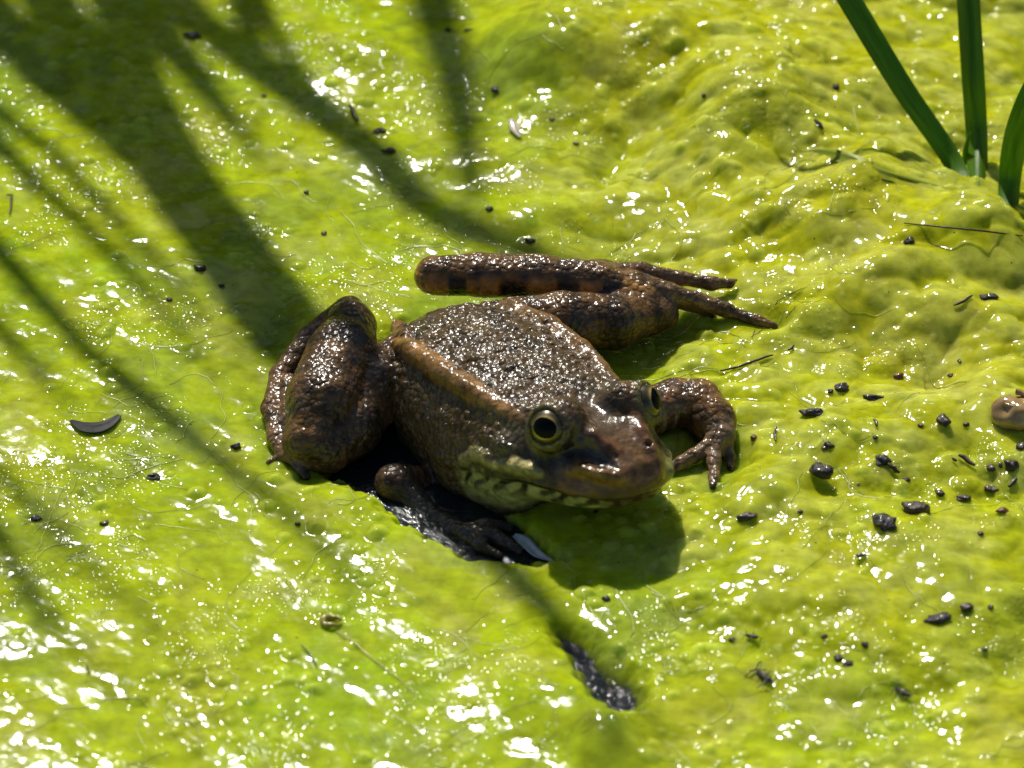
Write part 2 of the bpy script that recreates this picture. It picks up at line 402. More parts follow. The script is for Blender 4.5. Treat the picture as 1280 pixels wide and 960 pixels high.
EXTRA = [skin_chain([(488, 402, 0.13, 0.02), (499, 412, 0.17, 0.05), (510, 422, 0.12, 0.05)], 0.12, 'rust'),
 skin_chain([(576, 590, 0.05), (582, 574, 0.085), (596, 566, 0.125), (610, 572, 0.11), (618, 582, 0.06)], 0.05, 'gland'),
 skin_chain([(622, 581, 0.075), (645, 582, 0.13), (664, 587, 0.12), (676, 592, 0.05)], 0.05, 'gland'),
 skin_chain([(594, 586, 0.05), (601, 604, 0.055), (611, 624, 0.035)], 0.05, 'fold'),
 skin_chain([(606, 588, 0.045), (612, 602, 0.04), (618, 616, 0.03)], 0.04, 'fold'),
 skin_chain([(632, 556, 0.22, 0.10)], 0.06, 'tympanum'),
 skin_chain([(716, 588, 0.09, 0.02), (732, 585, 0.15), (752, 590, 0.16), (772, 597, 0.12, 0.02)], 0.08, 'ledge'),
 skin_chain([(722, 534, 0.07, 0.05), (742, 546, 0.12, 0.04), (760, 558, 0.11, 0.04), (772, 566, 0.08, 0.06)], 0.08, 'canthus')]
PITS = [skin_chain([(714, 562, 0.10, -0.08), (734, 566, 0.15, -0.10), (752, 574, 0.12, -0.08), (764, 578, 0.08, -0.04)], 0.1, 'pit')]
b_ = LIMBS['arm_b']
EXTRA.append(Chain([(*head_w(0.4, 0.58, -0.10), 0.10), (*head_w(0.8, 0.44, -0.24), 0.11), (*head_w(1.15, 0.34, -0.44), 0.10)], 0.12, 'canthus', True))
EXTRA.append(Chain([(*head_w(1.25, 0.70, -0.95), 0.10), (*head_w(0.7, 1.05, -0.98), 0.11), (*head_w(0.2, 1.25, -1.0), 0.08)], 0.14, 'lip', True))
LIDS = []
for ec, g, sgn in EYES:
    u_ = np.cross(g, UP); u_ /= np.linalg.norm(u_); v_ = np.cross(u_, g)
    LIDS.append(Chain([(*(ec + (EYE_R + 0.017) * (math.cos(1.27) * g + math.sin(1.27) * (math.cos(q) * u_ + math.sin(q) * v_))), 0.045) for q in np.linspace(0, 2 * math.pi, 25)], 0.05, 'lid', True))

def surface_nets(F, org, h):
    S = F < 0
    nx, ny, nz = F.shape
    C = [S[i:nx - 1 + i, j:ny - 1 + j, k:nz - 1 + k] for i in (0, 1) for j in (0, 1) for k in (0, 1)]
    cnt = sum(c.astype(np.int8) for c in C)
    act = (cnt > 0) & (cnt < 8)
    idx = np.full(act.shape, -1, np.int64); ci = np.argwhere(act); idx[act] = np.arange(len(ci))
    acc = np.zeros((len(ci), 3)); n = np.zeros(len(ci))
    corners = [(i, j, k) for i in (0, 1) for j in (0, 1) for k in (0, 1)]
    val = {c: F[ci[:, 0] + c[0], ci[:, 1] + c[1], ci[:, 2] + c[2]] for c in corners}
    for c in corners:
        for ax in range(3):
            if c[ax] == 1: continue
            e = list(c); e[ax] = 1; e = tuple(e)
            m = (val[c] < 0) != (val[e] < 0)
            t = val[c][m] / (val[c][m] - val[e][m])
            p = np.tile(np.array(c, float), (m.sum(), 1)); p[:, ax] += t
            acc[m] += p; n[m] += 1
    V = org + (ci + acc / n[:, None]) * h
    Q = []
    for ax in range(3):
        o1, o2 = [(1, 2), (2, 0), (0, 1)][ax]
        sl0 = [slice(None)] * 3; sl1 = [slice(None)] * 3
        sl0[ax] = slice(0, -1); sl1[ax] = slice(1, None)
        a, b = S[tuple(sl0)], S[tuple(sl1)]
        for flip, m in ((False, a & ~b), (True, ~a & b)):
            e = np.argwhere(m)
            e = e[(e[:, o1] > 0) & (e[:, o2] > 0) & (e[:, o1] < act.shape[o1]) & (e[:, o2] < act.shape[o2])]
            def cell(d1, d2):
                q = e.copy(); q[:, o1] -= d1; q[:, o2] -= d2
                return idx[q[:, 0], q[:, 1], q[:, 2]]
            q = np.stack([cell(1, 1), cell(0, 1), cell(0, 0), cell(1, 0)], 1)
            Q.append(q[:, ::-1] if flip else q)
    return V, np.concatenate(Q)

def build_frog():
    h = 0.036
    lo = np.array([-5.4, -6.4, -0.75]); hi = np.array([5.8, 5.0, 2.8])
    ax = [np.arange(l, u, h, dtype=np.float32) for l, u in zip(lo, hi)]
    F = np.full([len(a) for a in ax], 5.0, np.float32)
    def blend(fn, bl, bh, k, sub=False):
        sl = tuple(slice(max(0, int((l - o) / h)), max(0, int((u - o) / h) + 2)) for l, u, o in zip(bl, bh, lo))
        X, Y, Z = np.meshgrid(*[a[s] for a, s in zip(ax, sl)], indexing='ij')
        d = fn(X, Y, Z).astype(np.float32)
        F[sl] = smax(F[sl], -d, k) if sub else smin(F[sl], d, k)
    c = body_w(-3.0, 0, 0.5)
    blend(torso_fn, c - [4.2, 4.2, 1.4], c + [4.2, 4.2, 2.2], 0.3)
    blend(head_fn, M0 - [3.4, 3.4, 2.6], M0 + [3.4, 3.4, 0.8], 0.35)
    for r in RIDGES: blend(r.ev, *r.box(), r.k)
    for n_, l in LIMBS.items(): blend(l.ev, *l.box(), l.k)
    for e in EXTRA: blend(e.ev, *e.box(), e.k)
    for p_ in PITS: blend(p_.ev, *p_.box(), 0.16, True)
    for ec, g, s in EYES:
        bc = ec - g * 0.105 - hu * 0.01
        blend(Chain([(*bc, 0.455)], 0.2, 'eye', True).ev, bc - 1.0, bc + 1.0, 0.20)
        lid = ec - hl * s * 0.32 + hu * 0.05 - hf * (0.02 if s < 0 else 0.16)
        blend(Chain([(*lid, 0.41)], 0.2, 'eye', True).ev, lid - 1.0, lid + 1.0, 0.16)
        blend(Chain([(*(ec + g * 0.008), EYE_R + 0.002)], 0.03, 'eye', True).ev, ec - 0.8, ec + 0.8, 0.03, True)
        nc = head_w(1.12, 0.36 * s, -0.36)
        blend(Chain([(*nc, 0.055)], 0.03, 'n', True).ev, nc - 0.3, nc + 0.3, 0.05, True)
    for l in LIDS: blend(l.ev, *l.box(), 0.05)
    V, Q = surface_nets(F, lo, h)
    # relax the voxel steps
    e = np.concatenate([Q[:, [0, 1]], Q[:, [1, 2]], Q[:, [2, 3]], Q[:, [3, 0]]])
    deg = np.bincount(e.ravel(), minlength=len(V)).astype(float)
    for lam in (0.5, -0.35, 0.5, -0.35):
        s = np.zeros_like(V)
        for k in range(3):
            s[:, k] = np.bincount(e[:, 0], V[e[:, 1], k], len(V)) + np.bincount(e[:, 1], V[e[:, 0], k], len(V))
        V = V + lam * (s / deg[:, None] - V)
    # normals, then uneven skin
    d1 = V[Q[:, 2]] - V[Q[:, 0]]; d2 = V[Q[:, 3]] - V[Q[:, 1]]; fn = np.cross(d1, d2)
    N = np.zeros_like(V)
    for k in range(4):
        for j in range(3): N[:, j] += np.bincount(Q[:, k], fn[:, j], len(V))
    N /= np.linalg.norm(N, axis=1)[:, None] + 1e-9
    x, y, z = V.T
    V = V + N * (0.022 * noise3(x * 2.3, y * 2.3, z * 2.3, 3) + 0.012 * noise3(x * 5, y * 5, z * 5, 4))[:, None]
    rng = np.random.default_rng(5); top_ = np.where((N[:, 2] > -0.2) & (V[:, 2] > 0.2) & (torso_fn(V[:, 0], V[:, 1], V[:, 2]) < 0.12))[0]
    hl_ = (V[:, 0] - M0[0]) * hf[0] + (V[:, 1] - M0[1]) * hf[1] + (V[:, 2] - M0[2]) * hf[2]
    push = np.zeros(len(V)); V32 = V.astype(np.float32)
    for i in rng.choice(top_, 560):
        if hl_[i] > -0.5 and np.linalg.norm(V[i] - M0) < 2.2: continue
        r = 0.06 + 0.07 * rng.random() ** 2; d2 = ((V32 - V32[i]) ** 2).sum(1) / (r * r)
        m = d2 < 1; push[m] = np.maximum(push[m], r * 0.42 * (1 - d2[m]))
    V = V + N * push[:, None]
    return V, Q, N

FV, FQ, FN = build_frog()

def frog_colours(V):
    x, y, z = V.T
    n1 = noise3(x * 1.7, y * 1.7, z * 1.7, 21); n2 = noise3(x * 4, y * 4, z * 4, 22); n3 = noise3(x * 9, y * 9, z * 9, 23)
    dv = V - M0
    a = dv @ hf; b = dv @ hl; c = dv @ hu; ab = np.abs(b)
    ba = dv @ F2; bb = dv @ L2
    C = np.zeros((len(V), 3)); 
    def lay(rgb, w):
        nonlocal C; C = mixv(C, np.array(rgb), np.clip(w, 0, 1)[:, None])
    lay((0.072, 0.043, 0.017), np.ones(len(V)))
    lay((0.100, 0.064, 0.025), sstep(0.0, 0.5, n1))
    lay((0.022, 0.017, 0.011), sstep(0.18, 0.42, n2 + 0.5 * n1) * 0.8)
    wart = np.full(len(V), 0.62)
    body = torso_fn(x, y, z); head = head_fn(x, y, z)
    # flanks: browner, coarser grains
    rb = np.interp(ba, [-5.4, -4.6, -3, -0.8], [0.75, 1.15, 1.3, 1.12])
    fl = sstep(0.05, 0.3, np.abs(bb) - rb) * (ba < -0.6)
    lay((0.125, 0.078, 0.030), fl * 0.85); wart = np.maximum(wart, fl)
    for r, amt in zip(RIDGES, (1.0, 0.45)):
        d = r.ev(x, y, z); w = sstep(0.06, -0.02, d)
        lay((0.44, 0.22, 0.055), w * (0.8 + 0.3 * n2) * amt); wart = wart * (1 - w * 0.6)
    # limbs
    dm = np.minimum(body, head)
    for nme, l in LIMBS.items():
        d, T = l.ev(x, y, z, True)
        w = sstep(0.05, -0.03, d - np.minimum(dm, 0.3)) * sstep(0.16, 0.04, d)
        base = (0.125, 0.062, 0.021)
        if 'finger' in nme or 'hand' in nme: base = (0.20, 0.125, 0.068)
        if 'toe' in nme or 'foot' in nme: base = (0.165, 0.090, 0.038)
        if nme == 'arm_b': base = (0.18, 0.085, 0.028)
        if nme == 'arm_a': base = (0.16, 0.065, 0.025)
        if nme in ('fore_a', 'finger_a1', 'finger_a2', 'finger_a3'): base = (0.045, 0.036, 0.026)  # shade over the sunken forearm put into its skin colour
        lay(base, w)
        lay((0.035, 0.022, 0.012), w * sstep(0.1, 0.4, n2 + 0.4 * n1) * 0.75)
        wart = mixv(wart, 0.55, w)
        if nme == 'shank_b':
            lay((0.46, 0.22, 0.050), w * sstep(0.22, 0.02, z - 1.14 + 0.1 * n2) * 0.9)
            for k_ in (0.55, 1.55, 2.45, 3.3):
                lay((0.012, 0.009, 0.007), w * sstep(0.26, 0.16, np.abs(T - k_ + 0.06 * n2)) * sstep(0.22, 0.02, z - 1.15))
        if nme in ('shank_a', 'thigh_b', 'thigh_a'):
            lay((0.014, 0.010, 0.008), w * sstep(0.22, 0.1, np.abs((T * 1.3 + 0.15 * n2) % 1.0 - 0.5)) * 0.7)
        if nme.startswith(('toe', 'finger')):
            lay((0.03, 0.02, 0.014), w * sstep(len(l.p) - 1.35, len(l.p) - 1.05, T))
    # head
    hw = sstep(0.25, 0.05, head) * sstep(-2.0, -1.2, a)
    lay((0.135, 0.070, 0.026), hw * sstep(0.3, 0.9, a + 0.15 * n2) * sstep(-0.9, -0.6, c))
    cn = np.interp(a, [-2.0, -0.8, 0.0, 0.6, 1.2, 1.6], [1.15, 0.95, 0.74, 0.58, 0.46, 0.34])
    lore = hw * sstep(0.0, 0.14, ab - cn) * sstep(-0.86, -0.66, c + 0.05 * n2) * sstep(1.3, 0.9, a)
    lay((0.030, 0.020, 0.010), lore * (a > -0.3))
    lay((0.085, 0.070, 0.035), hw * sstep(0.36, 0.22, np.sqrt((a + 0.85) ** 2 + ((c + 0.45) * 0.9) ** 2)) * (ab > 0.8))
    # lips and throat
    mc = mouth_c(a); side = hw * sstep(-0.1, 0.1, ab - cn)
    up = c - mc
    lay((0.19, 0.085, 0.028), hw * sstep(0.52, 0.42, up + 0.04 * n2) * sstep(0.30, 0.5, a) * sstep(0.02, 0.06, up))
    lay((0.022, 0.018, 0.010), side * sstep(0.24, 0.16, up + 0.04 * n2) * sstep(-0.03, 0.0, up) * sstep(0.7, 0.1, a))
    thr = sstep(0.03, -0.04, up) * sstep(0.3, 0.1, head) * sstep(-1.95, -1.6, a)
    lay((0.42, 0.41, 0.14), thr)
    ph = (a * 2.6 - up * 2.2 + 0.45 * n1 + 0.35 * n2) % 1.0
    lay((0.016, 0.014, 0.008), thr * sstep(0.31, 0.17, np.abs(ph - 0.5) + 0.06 * n3) * sstep(-0.42, -0.10, up + 0.12 * n2) * 0.97)
    front = hw * sstep(0.9, 1.3, a) * sstep(0.34, 0.2, up)
    lay((0.055, 0.026, 0.012), front * 0.8 * sstep(0.55, 0.2, b))
    # pale left lip seen edge on
    lay((0.24, 0.24, 0.075), hw * sstep(0.45, 0.62, b) * sstep(0.55, 0.3, up) * sstep(0.2, 0.6, a))
    for ex in EXTRA:
        d = ex.ev(x, y, z); w = sstep(0.06, -0.03, d)
        if ex.kind == 'rust': lay((0.24, 0.085, 0.030), w)
        elif ex.kind == 'gland': lay((0.58, 0.50, 0.18), w * (0.85 + 0.3 * n3))
        elif ex.kind == 'fold': lay((0.48, 0.45, 0.17), w)
        elif ex.kind == 'ledge': lay((0.32, 0.16, 0.04), w * 0.9)
        elif ex.kind == 'tympanum': lay((0.105, 0.085, 0.045), w)
        elif ex.kind == 'canthus': lay((0.13, 0.055, 0.022), w)
    wart = mixv(wart, 0.10, np.clip(hw * sstep(-0.9, 0.0, a) + thr + side * (up < 0.4), 0, 1))
    for ec, g, s in EYES:
        d = np.linalg.norm(V - ec, axis=1)
        lay((0.105, 0.055, 0.024), sstep(0.62, 0.50, d) * sstep(-0.05, 0.2, (V - ec) @ hu) * (b * s < 1.0))
        rim = sstep(0.44, 0.39, d)
        lay((0.20, 0.17, 0.06), rim * ((V - ec) @ hu < 0.05) )
        lay((0.16, 0.15, 0.06), sstep(0.66, 0.5, d) * sstep(-0.12, -0.3, (V - ec) @ hu) * sstep(0.2, -0.3, a) * 0.8)
    for l in LIDS: lay((0.15, 0.13, 0.045), sstep(0.04, -0.01, l.ev(x, y, z)))
    for p_ in PITS: lay((0.022, 0.016, 0.010), sstep(0.12, 0.0, p_.ev(x, y, z)))  # shadow of the pit before the eye, put into the skin colour
    # pale folds on the inside of the arm
    d = LIMBS['arm_b'].ev(x, y, z)
    pf = (x * 3.0 + y * 1.2 + 0.5 * n1) % 1.0
    px, py = to_px(x, y, z)
    lay((0.26, 0.20, 0.10), sstep(0.1, 0.0, d) * sstep(872, 845, px) * sstep(0.30, 0.42, np.abs(pf - 0.5)) * sstep(500, 512, py))
    C = C * (1 + 0.25 * n3[:, None])
    return np.clip(C, 0.004, 0.6), np.clip(wart, 0, 1)

frog_base = body_w(-1.8, 0, 0.0)
frog = empty('frog', frog_base)
tag(frog, 'wet brown warty frog with gold-rimmed eyes, crouching half sunk in green algae', 'frog')
me = quads('frog_body', FV - frog_base, FQ)
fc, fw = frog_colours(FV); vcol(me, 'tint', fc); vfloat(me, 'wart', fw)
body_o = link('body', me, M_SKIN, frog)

# eyes: eyeball, gold iris shell and black pupil, all domes about the gaze axis
def dome(R, ang0, ang1, sx=1.0, sy=1.0, nr=14, ns=40):
    """patch of a sphere between two angles from +Z; sx, sy squeeze the opening"""
    V, Q = [], []
    for i in range(nr + 1):
        th = ang0 + (ang1 - ang0) * i / nr
        for j in range(ns):
            ph = 2 * math.pi * j / ns
            q = math.sqrt((math.cos(ph) * sx) ** 2 + (math.sin(ph) * sy) ** 2); t = th * q
            V.append((R * math.sin(t) * math.cos(ph), R * math.sin(t) * math.sin(ph), R * math.cos(t)))
    for i in range(nr):
        for j in range(ns):
            Q.append((i * ns + j, (i + 1) * ns + j, (i + 1) * ns + (j + 1) % ns, i * ns + (j + 1) % ns))
    return quads('dome', np.array(V), np.array(Q))
def iris_material():
    t = NT('gold_iris'); co = t.n('ShaderNodeTexCoord').outputs['Object']
    n = t.n('ShaderNodeTexNoise', i_Scale=16.0, i_Detail=6.0, i_Roughness=0.7); t.l(co, n.inputs['Vector'])
    sx = t.n('ShaderNodeSeparateXYZ'); t.l(co, sx.inputs[0])
    r = t.math('SQRT', t.math('ADD', t.math('POWER', sx.outputs[0], 2.0), t.math('POWER', sx.outputs[1], 2.0)))
    r = t.math('ADD', r, t.math('MULTIPLY', t.math('SUBTRACT', n.outputs[0], 0.5), 0.05))
    c = t.ramp(t.math('MULTIPLY', r, 2.0), [(0.42, (0.55, 0.42, 0.12)), (0.46, (0.18, 0.125, 0.034)), (0.52, (0.065, 0.052, 0.017)), (0.80, (0.035, 0.03, 0.011))])
    c = t.mix(1.0, c, t.ramp(n.outputs[0], [(0.3, 0.5), (0.65, 1.3)]), 'MULTIPLY')
    t.l(c, t.b.inputs['Base Color']); t.set(Roughness=0.3, Metallic=0.25, Coat_Weight=1.0, Coat_Roughness=0.03, Coat_IOR=1.4)
    return t.m
M_IRIS = iris_material()
M_PUPIL = plain('pupil', (0.003, 0.003, 0.003), 0.05, 0.0, 1.0); M_PUPIL.node_tree.nodes['Principled BSDF'].inputs['Specular IOR Level'].default_value = 0.12
M_BALL = plain('eyeball', (0.05, 0.045, 0.02), 0.2, 0.3, 6.0, 1.0)
ball_me = dome(EYE_R, 0.0, math.pi); iris_me = dome(EYE_R + 0.004, 0.0, 1.16); pup_me = dome(EYE_R + 0.009, 0.0, 0.58, 1.10, 0.90)
for ec, g, s in EYES:
    eye = link('eye', ball_me, M_BALL, frog, ec - frog_base)
    zax = Vector(g); xax = Vector(hf - g * (hf @ g)).normalized(); yax = zax.cross(xax)
    from mathutils import Matrix
    eye.rotation_euler = Matrix((xax, yax, zax)).transposed().to_euler()
    link('iris', iris_me, M_IRIS, eye); link('pupil', pup_me, M_PUPIL, eye)

# ------------------------------------------------------------------ algae mat
WATER_Z = -0.11
PUDDLE = [(352, 566), (420, 556), (464, 530), (478, 430), (506, 424), (520, 560), (590, 600), (640, 640), (668, 672), (704, 708), (650, 704), (560, 690), (500, 655), (455, 620), (400, 590)]
HOLE = [(700, 795), (716, 796), (738, 822), (762, 846), (792, 858), (794, 880), (768, 892), (752, 884), (738, 858), (716, 818)]
MOUNDS = [ # px, py, rx, ry (px), height, tilt
 (820, 95, 190, 62, 0.75, 0.15), (930, 190, 95, 45, 0.70, -0.35), (1110, 150, 120, 60, 0.30, 0.3), (690, 100, 70, 40, 0.3, 0.2),
 (1050, 240, 110, 34, 0.45, 0.35), (1030, 305, 85, 40, 0.55, -0.5), (1150, 330, 120, 45, 0.55, 0.15), (1245, 330, 60, 40, 0.4, 0.2),
 (940, 300, 60, 32, 0.35, -0.5), (1060, 400, 100, 30, 0.45, -0.3), (1200, 420, 90, 36, 0.5, 0.1), (900, 262, 50, 24, 0.22, -0.3),
 (1020, 560, 90, 40, 0.28, 0.2), (1170, 540, 70, 36, 0.25, 0.0), (1250, 510, 50, 40, 0.3, 0.0), (965, 640, 60, 28, 0.2, 0.1), (1120, 690, 90, 40, 0.2, 0.2),
 (700, 880, 85, 45, 0.22, 0.4), (760, 940, 40, 40, 0.2, 0.0), (450, 80, 60, 30, 0.2, 0.3), (620, 215, 110, 26, 0.2, 0.1), (660, 285, 70, 30, 0.22, 0.1),
 (1165, 255, 70, 22, 0.30, 0.2), (1240, 600, 60, 36, 0.18, 0.1), (1000, 760, 110, 50, 0.15, 0.3), (1220, 760, 80, 50, 0.16, 0.1)]
DIPS = [(340, 425, 22, 44, 0.12, 0.5), (770, 868, 50, 30, 0.10, 0.15), (740, 820, 16, 40, 0.10, -0.5), (762, 935, 30, 60, 0.04, 0.0), (715, 800, 14, 12, 0.06, 0.0), (800, 445, 60, 40, 0.10, 0.0), 
        (760, 205, 80, 40, 0.08, 0.3), (1180, 225, 40, 18, 0.15, 0.0), (870, 585, 26, 26, 0.12, 0.0), (1262, 850, 40, 26, 0.12, 0.0), (590, 110, 36, 60, 0.15, 0.0)]

def axis_steps(lo, hi, st, far):
    core = np.arange(lo, hi + st, st); out = []
    p, s = hi, st
    while p < far: s *= 1.35; p += s; out.append(p)
    neg = []; p, s = lo, st
    while p > -far: s *= 1.35; p -= s; neg.append(p)
    return np.concatenate([neg[::-1], core, out])
GX = axis_steps(-10.9, 10.9, 0.030, 300.0); GY = axis_steps(-12.4, 15.2, 0.038, 300.0)

def gauss(U, V, m):
    cu, cv, rx, ry, hh, tl = m
    u, v = U - cu, V - cv; c, s = math.cos(tl), math.sin(tl)
    return np.exp(-0.5 * (((u * c + v * s) / rx) ** 2 + ((-u * s + v * c) / ry) ** 2) * 1.6)

def build_algae():
    X, Y = np.meshgrid(GX, GY, indexing='ij')
    U, V = to_px(X, np.clip(Y, -20, 40))
    near = sstep(60, 25, np.hypot(X, Y))
    R = np.clip(sstep(560, 900, U + 0.25 * (300 - V)), 0, 1)           # billowing side
    R = R * mixv(1.0, 0.55, sstep(560, 800, V))
    wx = X + 0.7 * fbm2(X * 0.5, Y * 0.5, 40); wy = Y + 0.7 * fbm2(X * 0.5 + 9, Y * 0.5, 44)
    H = 0.14 + 0.09 * fbm2(X * 0.28, Y * 0.28, 1) + 0.04 * fbm2((X + Y) * 0.9, (Y - X) * 0.35, 5)
    def pillows(sp, seed, keep=1.0):
        """rounded cushions of froth crowding each other"""
        rng = np.random.default_rng(seed); P = np.zeros(X.shape)
        xs = np.arange(-11.5, 11.5, sp); ys = np.arange(-13, 16, sp * 0.95)
        for x0 in xs:
            for y0 in ys:
                if rng.random() > keep: continue
                cx, cy = x0 + rng.uniform(-.5, .5) * sp, y0 + rng.uniform(-.5, .5) * sp
                rx = sp * rng.uniform(0.65, 1.15); ry = rx * rng.uniform(0.6, 0.95); hh = rng.uniform(0.55, 1.0); a = rng.uniform(-0.7, 0.7)
                i0, i1 = np.searchsorted(GX, [cx - rx, cx + rx]); j0, j1 = np.searchsorted(GY, [cy - rx, cy + rx])
                if i1 - i0 < 2 or j1 - j0 < 2: continue
                dx, dy = wx[i0:i1, j0:j1] - cx, wy[i0:i1, j0:j1] - cy
                u, v = dx * math.cos(a) + dy * math.sin(a), dy * math.cos(a) - dx * math.sin(a)
                q = hh * np.clip(1 - (u / rx) ** 2 - (v / ry) ** 2, 0, 1) ** 0.8
                P[i0:i1, j0:j1] = smax(P[i0:i1, j0:j1], q, 0.12)
        return P
    wx = X + 0.35 * fbm2(X * 0.8, Y * 0.8, 40); wy = Y + 0.35 * fbm2(X * 0.8 + 9, Y * 0.8, 44)
    p1 = pillows(2.1, 301); p2 = pillows(1.0, 302); p3 = pillows(0.5, 303, 0.7)
    bil2 = p2 - 0.5
    H = 0.14 + 0.09 * fbm2(X * 0.28, Y * 0.28, 1) + 0.04 * fbm2((X + Y) * 0.9, (Y - X) * 0.35, 5)
    puff = lambda q: np.sqrt((q * 2 - 1) ** 2 + 0.016) - 0.4
    bil = puff(noise2(wx * 0.50, wy * 0.40, 8)); bil2 = puff(noise2(wx * 1.0 + 4, wy * 0.85, 9)); bil3 = puff(noise2(wx * 2.2 + 4, wy * 2.0, 10))
    H += R * (0.36 * (p1 - 0.4) + 0.17 * (p2 - 0.4) + 0.085 * p3) * near
    H += (1 - R) * (0.030 * p1 + 0.020 * p2 + 0.016 * p3 * sstep(0.0, 0.3, fbm2(X * 0.5, Y * 0.5, 47))) * near
    for m in MOUNDS: H += 1.45 * m[4] * gauss(U, V, m)
    # the fold with a soft lip across the top of the mound by the grass
    H += (0.006 + 0.008 * R) * fbm2(X * 3.2, Y * 3.2, 14, 3) * near
    # frog: the mat gives way under it
    fd = np.full(X.shape, 9.0)
    foot = [[(-5.0, 0, 1.2), (-3, 0, 1.7), (-1.8, 0, 1.5)]]
    for ch in foot:
        pts = [body_w(a, b, 0) for a, b, _ in ch]
        for (p0, p1, c0, c1) in zip(pts[:-1], pts[1:], ch[:-1], ch[1:]):
            v = p1 - p0; t = np.clip(((X - p0[0]) * v[0] + (Y - p0[1]) * v[1]) / (v @ v), 0, 1)
            fd = np.minimum(fd, np.hypot(X - p0[0] - t * v[0], Y - p0[1] - t * v[1]) - (c0[2] + (c1[2] - c0[2]) * t))
    lim = np.full(X.shape, 9.0)
    for nme, l in LIMBS.items():
        for i in range(len(l.p) - 1):
            p0, p1 = l.p[i], l.p[i + 1]; v = (p1 - p0)[:2]
            t = np.clip(((X - p0[0]) * v[0] + (Y - p0[1]) * v[1]) / (v @ v + 1e-9), 0, 1)
            r = l.r[i] + (l.r[i + 1] - l.r[i]) * t; z = p0[2] + (p1[2] - p0[2]) * t
            d = np.hypot(X - p0[0] - t * v[0], Y - p0[1] - t * v[1]) - r
            lim = np.minimum(lim, d)
            H = mixv(H, np.minimum(H, z - r * 0.25), sstep(0.45, -0.05, d))
    H = mixv(H, np.minimum(H, 0.04), sstep(0.9, 0.1, fd))
    H -= 0.30 * sstep(0.1, -0.5, fd)
    H = smax(H, np.full(H.shape, 0.0), 0.12)
    for m in DIPS: H -= m[4] * gauss(U, V, m)
    pd = poly_sd(U + 20 * fbm2(X * 2.4, Y * 2.4, 61), V + 16 * fbm2(X * 2.4 + 5, Y * 2.4, 62), PUDDLE)
    H = mixv(H, np.minimum(H, -0.40), sstep(14, -26, pd))
    hd = poly_sd(U + 14 * fbm2(X * 2.6, Y * 2.6, 63), V + 10 * fbm2(X * 2.6 + 5, Y * 2.6, 64), HOLE)
    H = mixv(H, np.minimum(H, -0.17), sstep(26, -10, hd))
    # bubbles trapped under the skin of the mat
    pale = np.zeros(X.shape); sc = 0
    NB = 5200
    bu = RNG.uniform(-30, 1310, NB); bv = RNG.uniform(-30, 990, NB)
    cl = fbm2(bu / 110.0, bv / 80.0, 71)
    br = 0.045 + 0.15 * RNG.random(NB) ** 3.0
    for u, v, r, k in zip(bu, bv, br, cl):
        if RNG.random() > 0.30 + 2.2 * k: continue
        p = at(u, v)
        i0, i1 = np.searchsorted(GX, [p[0] - r, p[0] + r]); j0, j1 = np.searchsorted(GY, [p[1] - r, p[1] + r])
        if i1 - i0 < 2 or j1 - j0 < 2: continue
        d2 = ((X[i0:i1, j0:j1] - p[0]) ** 2 + (Y[i0:i1, j0:j1] - p[1]) ** 2) / (r * r)
        w = np.clip(1 - d2, 0, 1)
        H[i0:i1, j0:j1] += r * 0.36 * w ** 0.9
        pale[i0:i1, j0:j1] = np.maximum(pale[i0:i1, j0:j1], sstep(0, 0.5, w) * 0.5)
    # colours of the mat itself
    g = fbm2(X * 0.35 + 3, Y * 0.30, 81); g2 = fbm2(X * 1.1, Y * 0.9, 83); g3 = fbm2(X * 3, Y * 3, 85)
    yel = np.clip(0.35 * R + 0.5 * R * sstep(-0.1, 0.4, H) + 0.35 * g + 0.25 * g2 + 0.12, 0, 1)
    C = np.zeros(X.shape + (3,))
    C[:] = (0.36, 0.455, 0.010)
    def lay(rgb, w):
        nonlocal C; C = mixv(C, np.array(rgb), np.clip(w, 0, 1)[..., None])
    lay((0.435, 0.455, 0.010), yel)
    lay((0.28, 0.42, 0.012), sstep(0.15, 0.45, -g + 0.3 * g3) * 0.6 * (1 - R))
    lay((0.50, 0.58, 0.16), pale * 0.5)
    lay((0.50, 0.56, 0.20), sstep(0.12, 0.5, g2 + 0.4 * g3) * 0.22)
    lay((0.50, 0.53, 0.11), R * sstep(0.45, 1.2, p2 + 0.5 * p3 + 0.5 * g3) * 0.5)
    g4 = fbm2(X * 0.45 + 20, Y * 0.38 + 7, 95); lay((0.17, 0.25, 0.035), sstep(0.12, 0.40, g4 + 0.3 * g3) * 0.45 * (1 - 0.8 * R)); lay((0.40, 0.34, 0.05), sstep(0.15, 0.45, -g4 + 0.35 * g2) * 0.18)
    wet = sstep(0.45, 0.0, lim) * sstep(0.5, 0.2, H)  # low mat close round the limbs, tinted a darker green
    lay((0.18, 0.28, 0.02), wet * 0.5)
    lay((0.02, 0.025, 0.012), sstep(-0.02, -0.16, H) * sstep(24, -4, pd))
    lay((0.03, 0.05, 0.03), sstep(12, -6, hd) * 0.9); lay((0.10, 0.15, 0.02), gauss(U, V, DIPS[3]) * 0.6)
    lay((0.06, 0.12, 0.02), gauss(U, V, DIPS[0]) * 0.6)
    froth = 0.03 + 0.9 * sstep(0.0, 0.22, fbm2(X * 0.75 + 5, Y * 0.6, 91) + 0.06 * R + 0.05 * sstep(620, 820, V) - 0.075) * (0.55 + 0.45 * sstep(-0.1, 0.2, g3))
    nx, ny = len(GX), len(GY)
    idx = np.arange(nx * ny).reshape(nx, ny)
    Q = np.stack([idx[:-1, :-1], idx[1:, :-1], idx[1:, 1:], idx[:-1, 1:]], -1).reshape(-1, 4)
    me = quads('algae_mat', np.stack([X, Y, H], -1).reshape(-1, 3), Q)
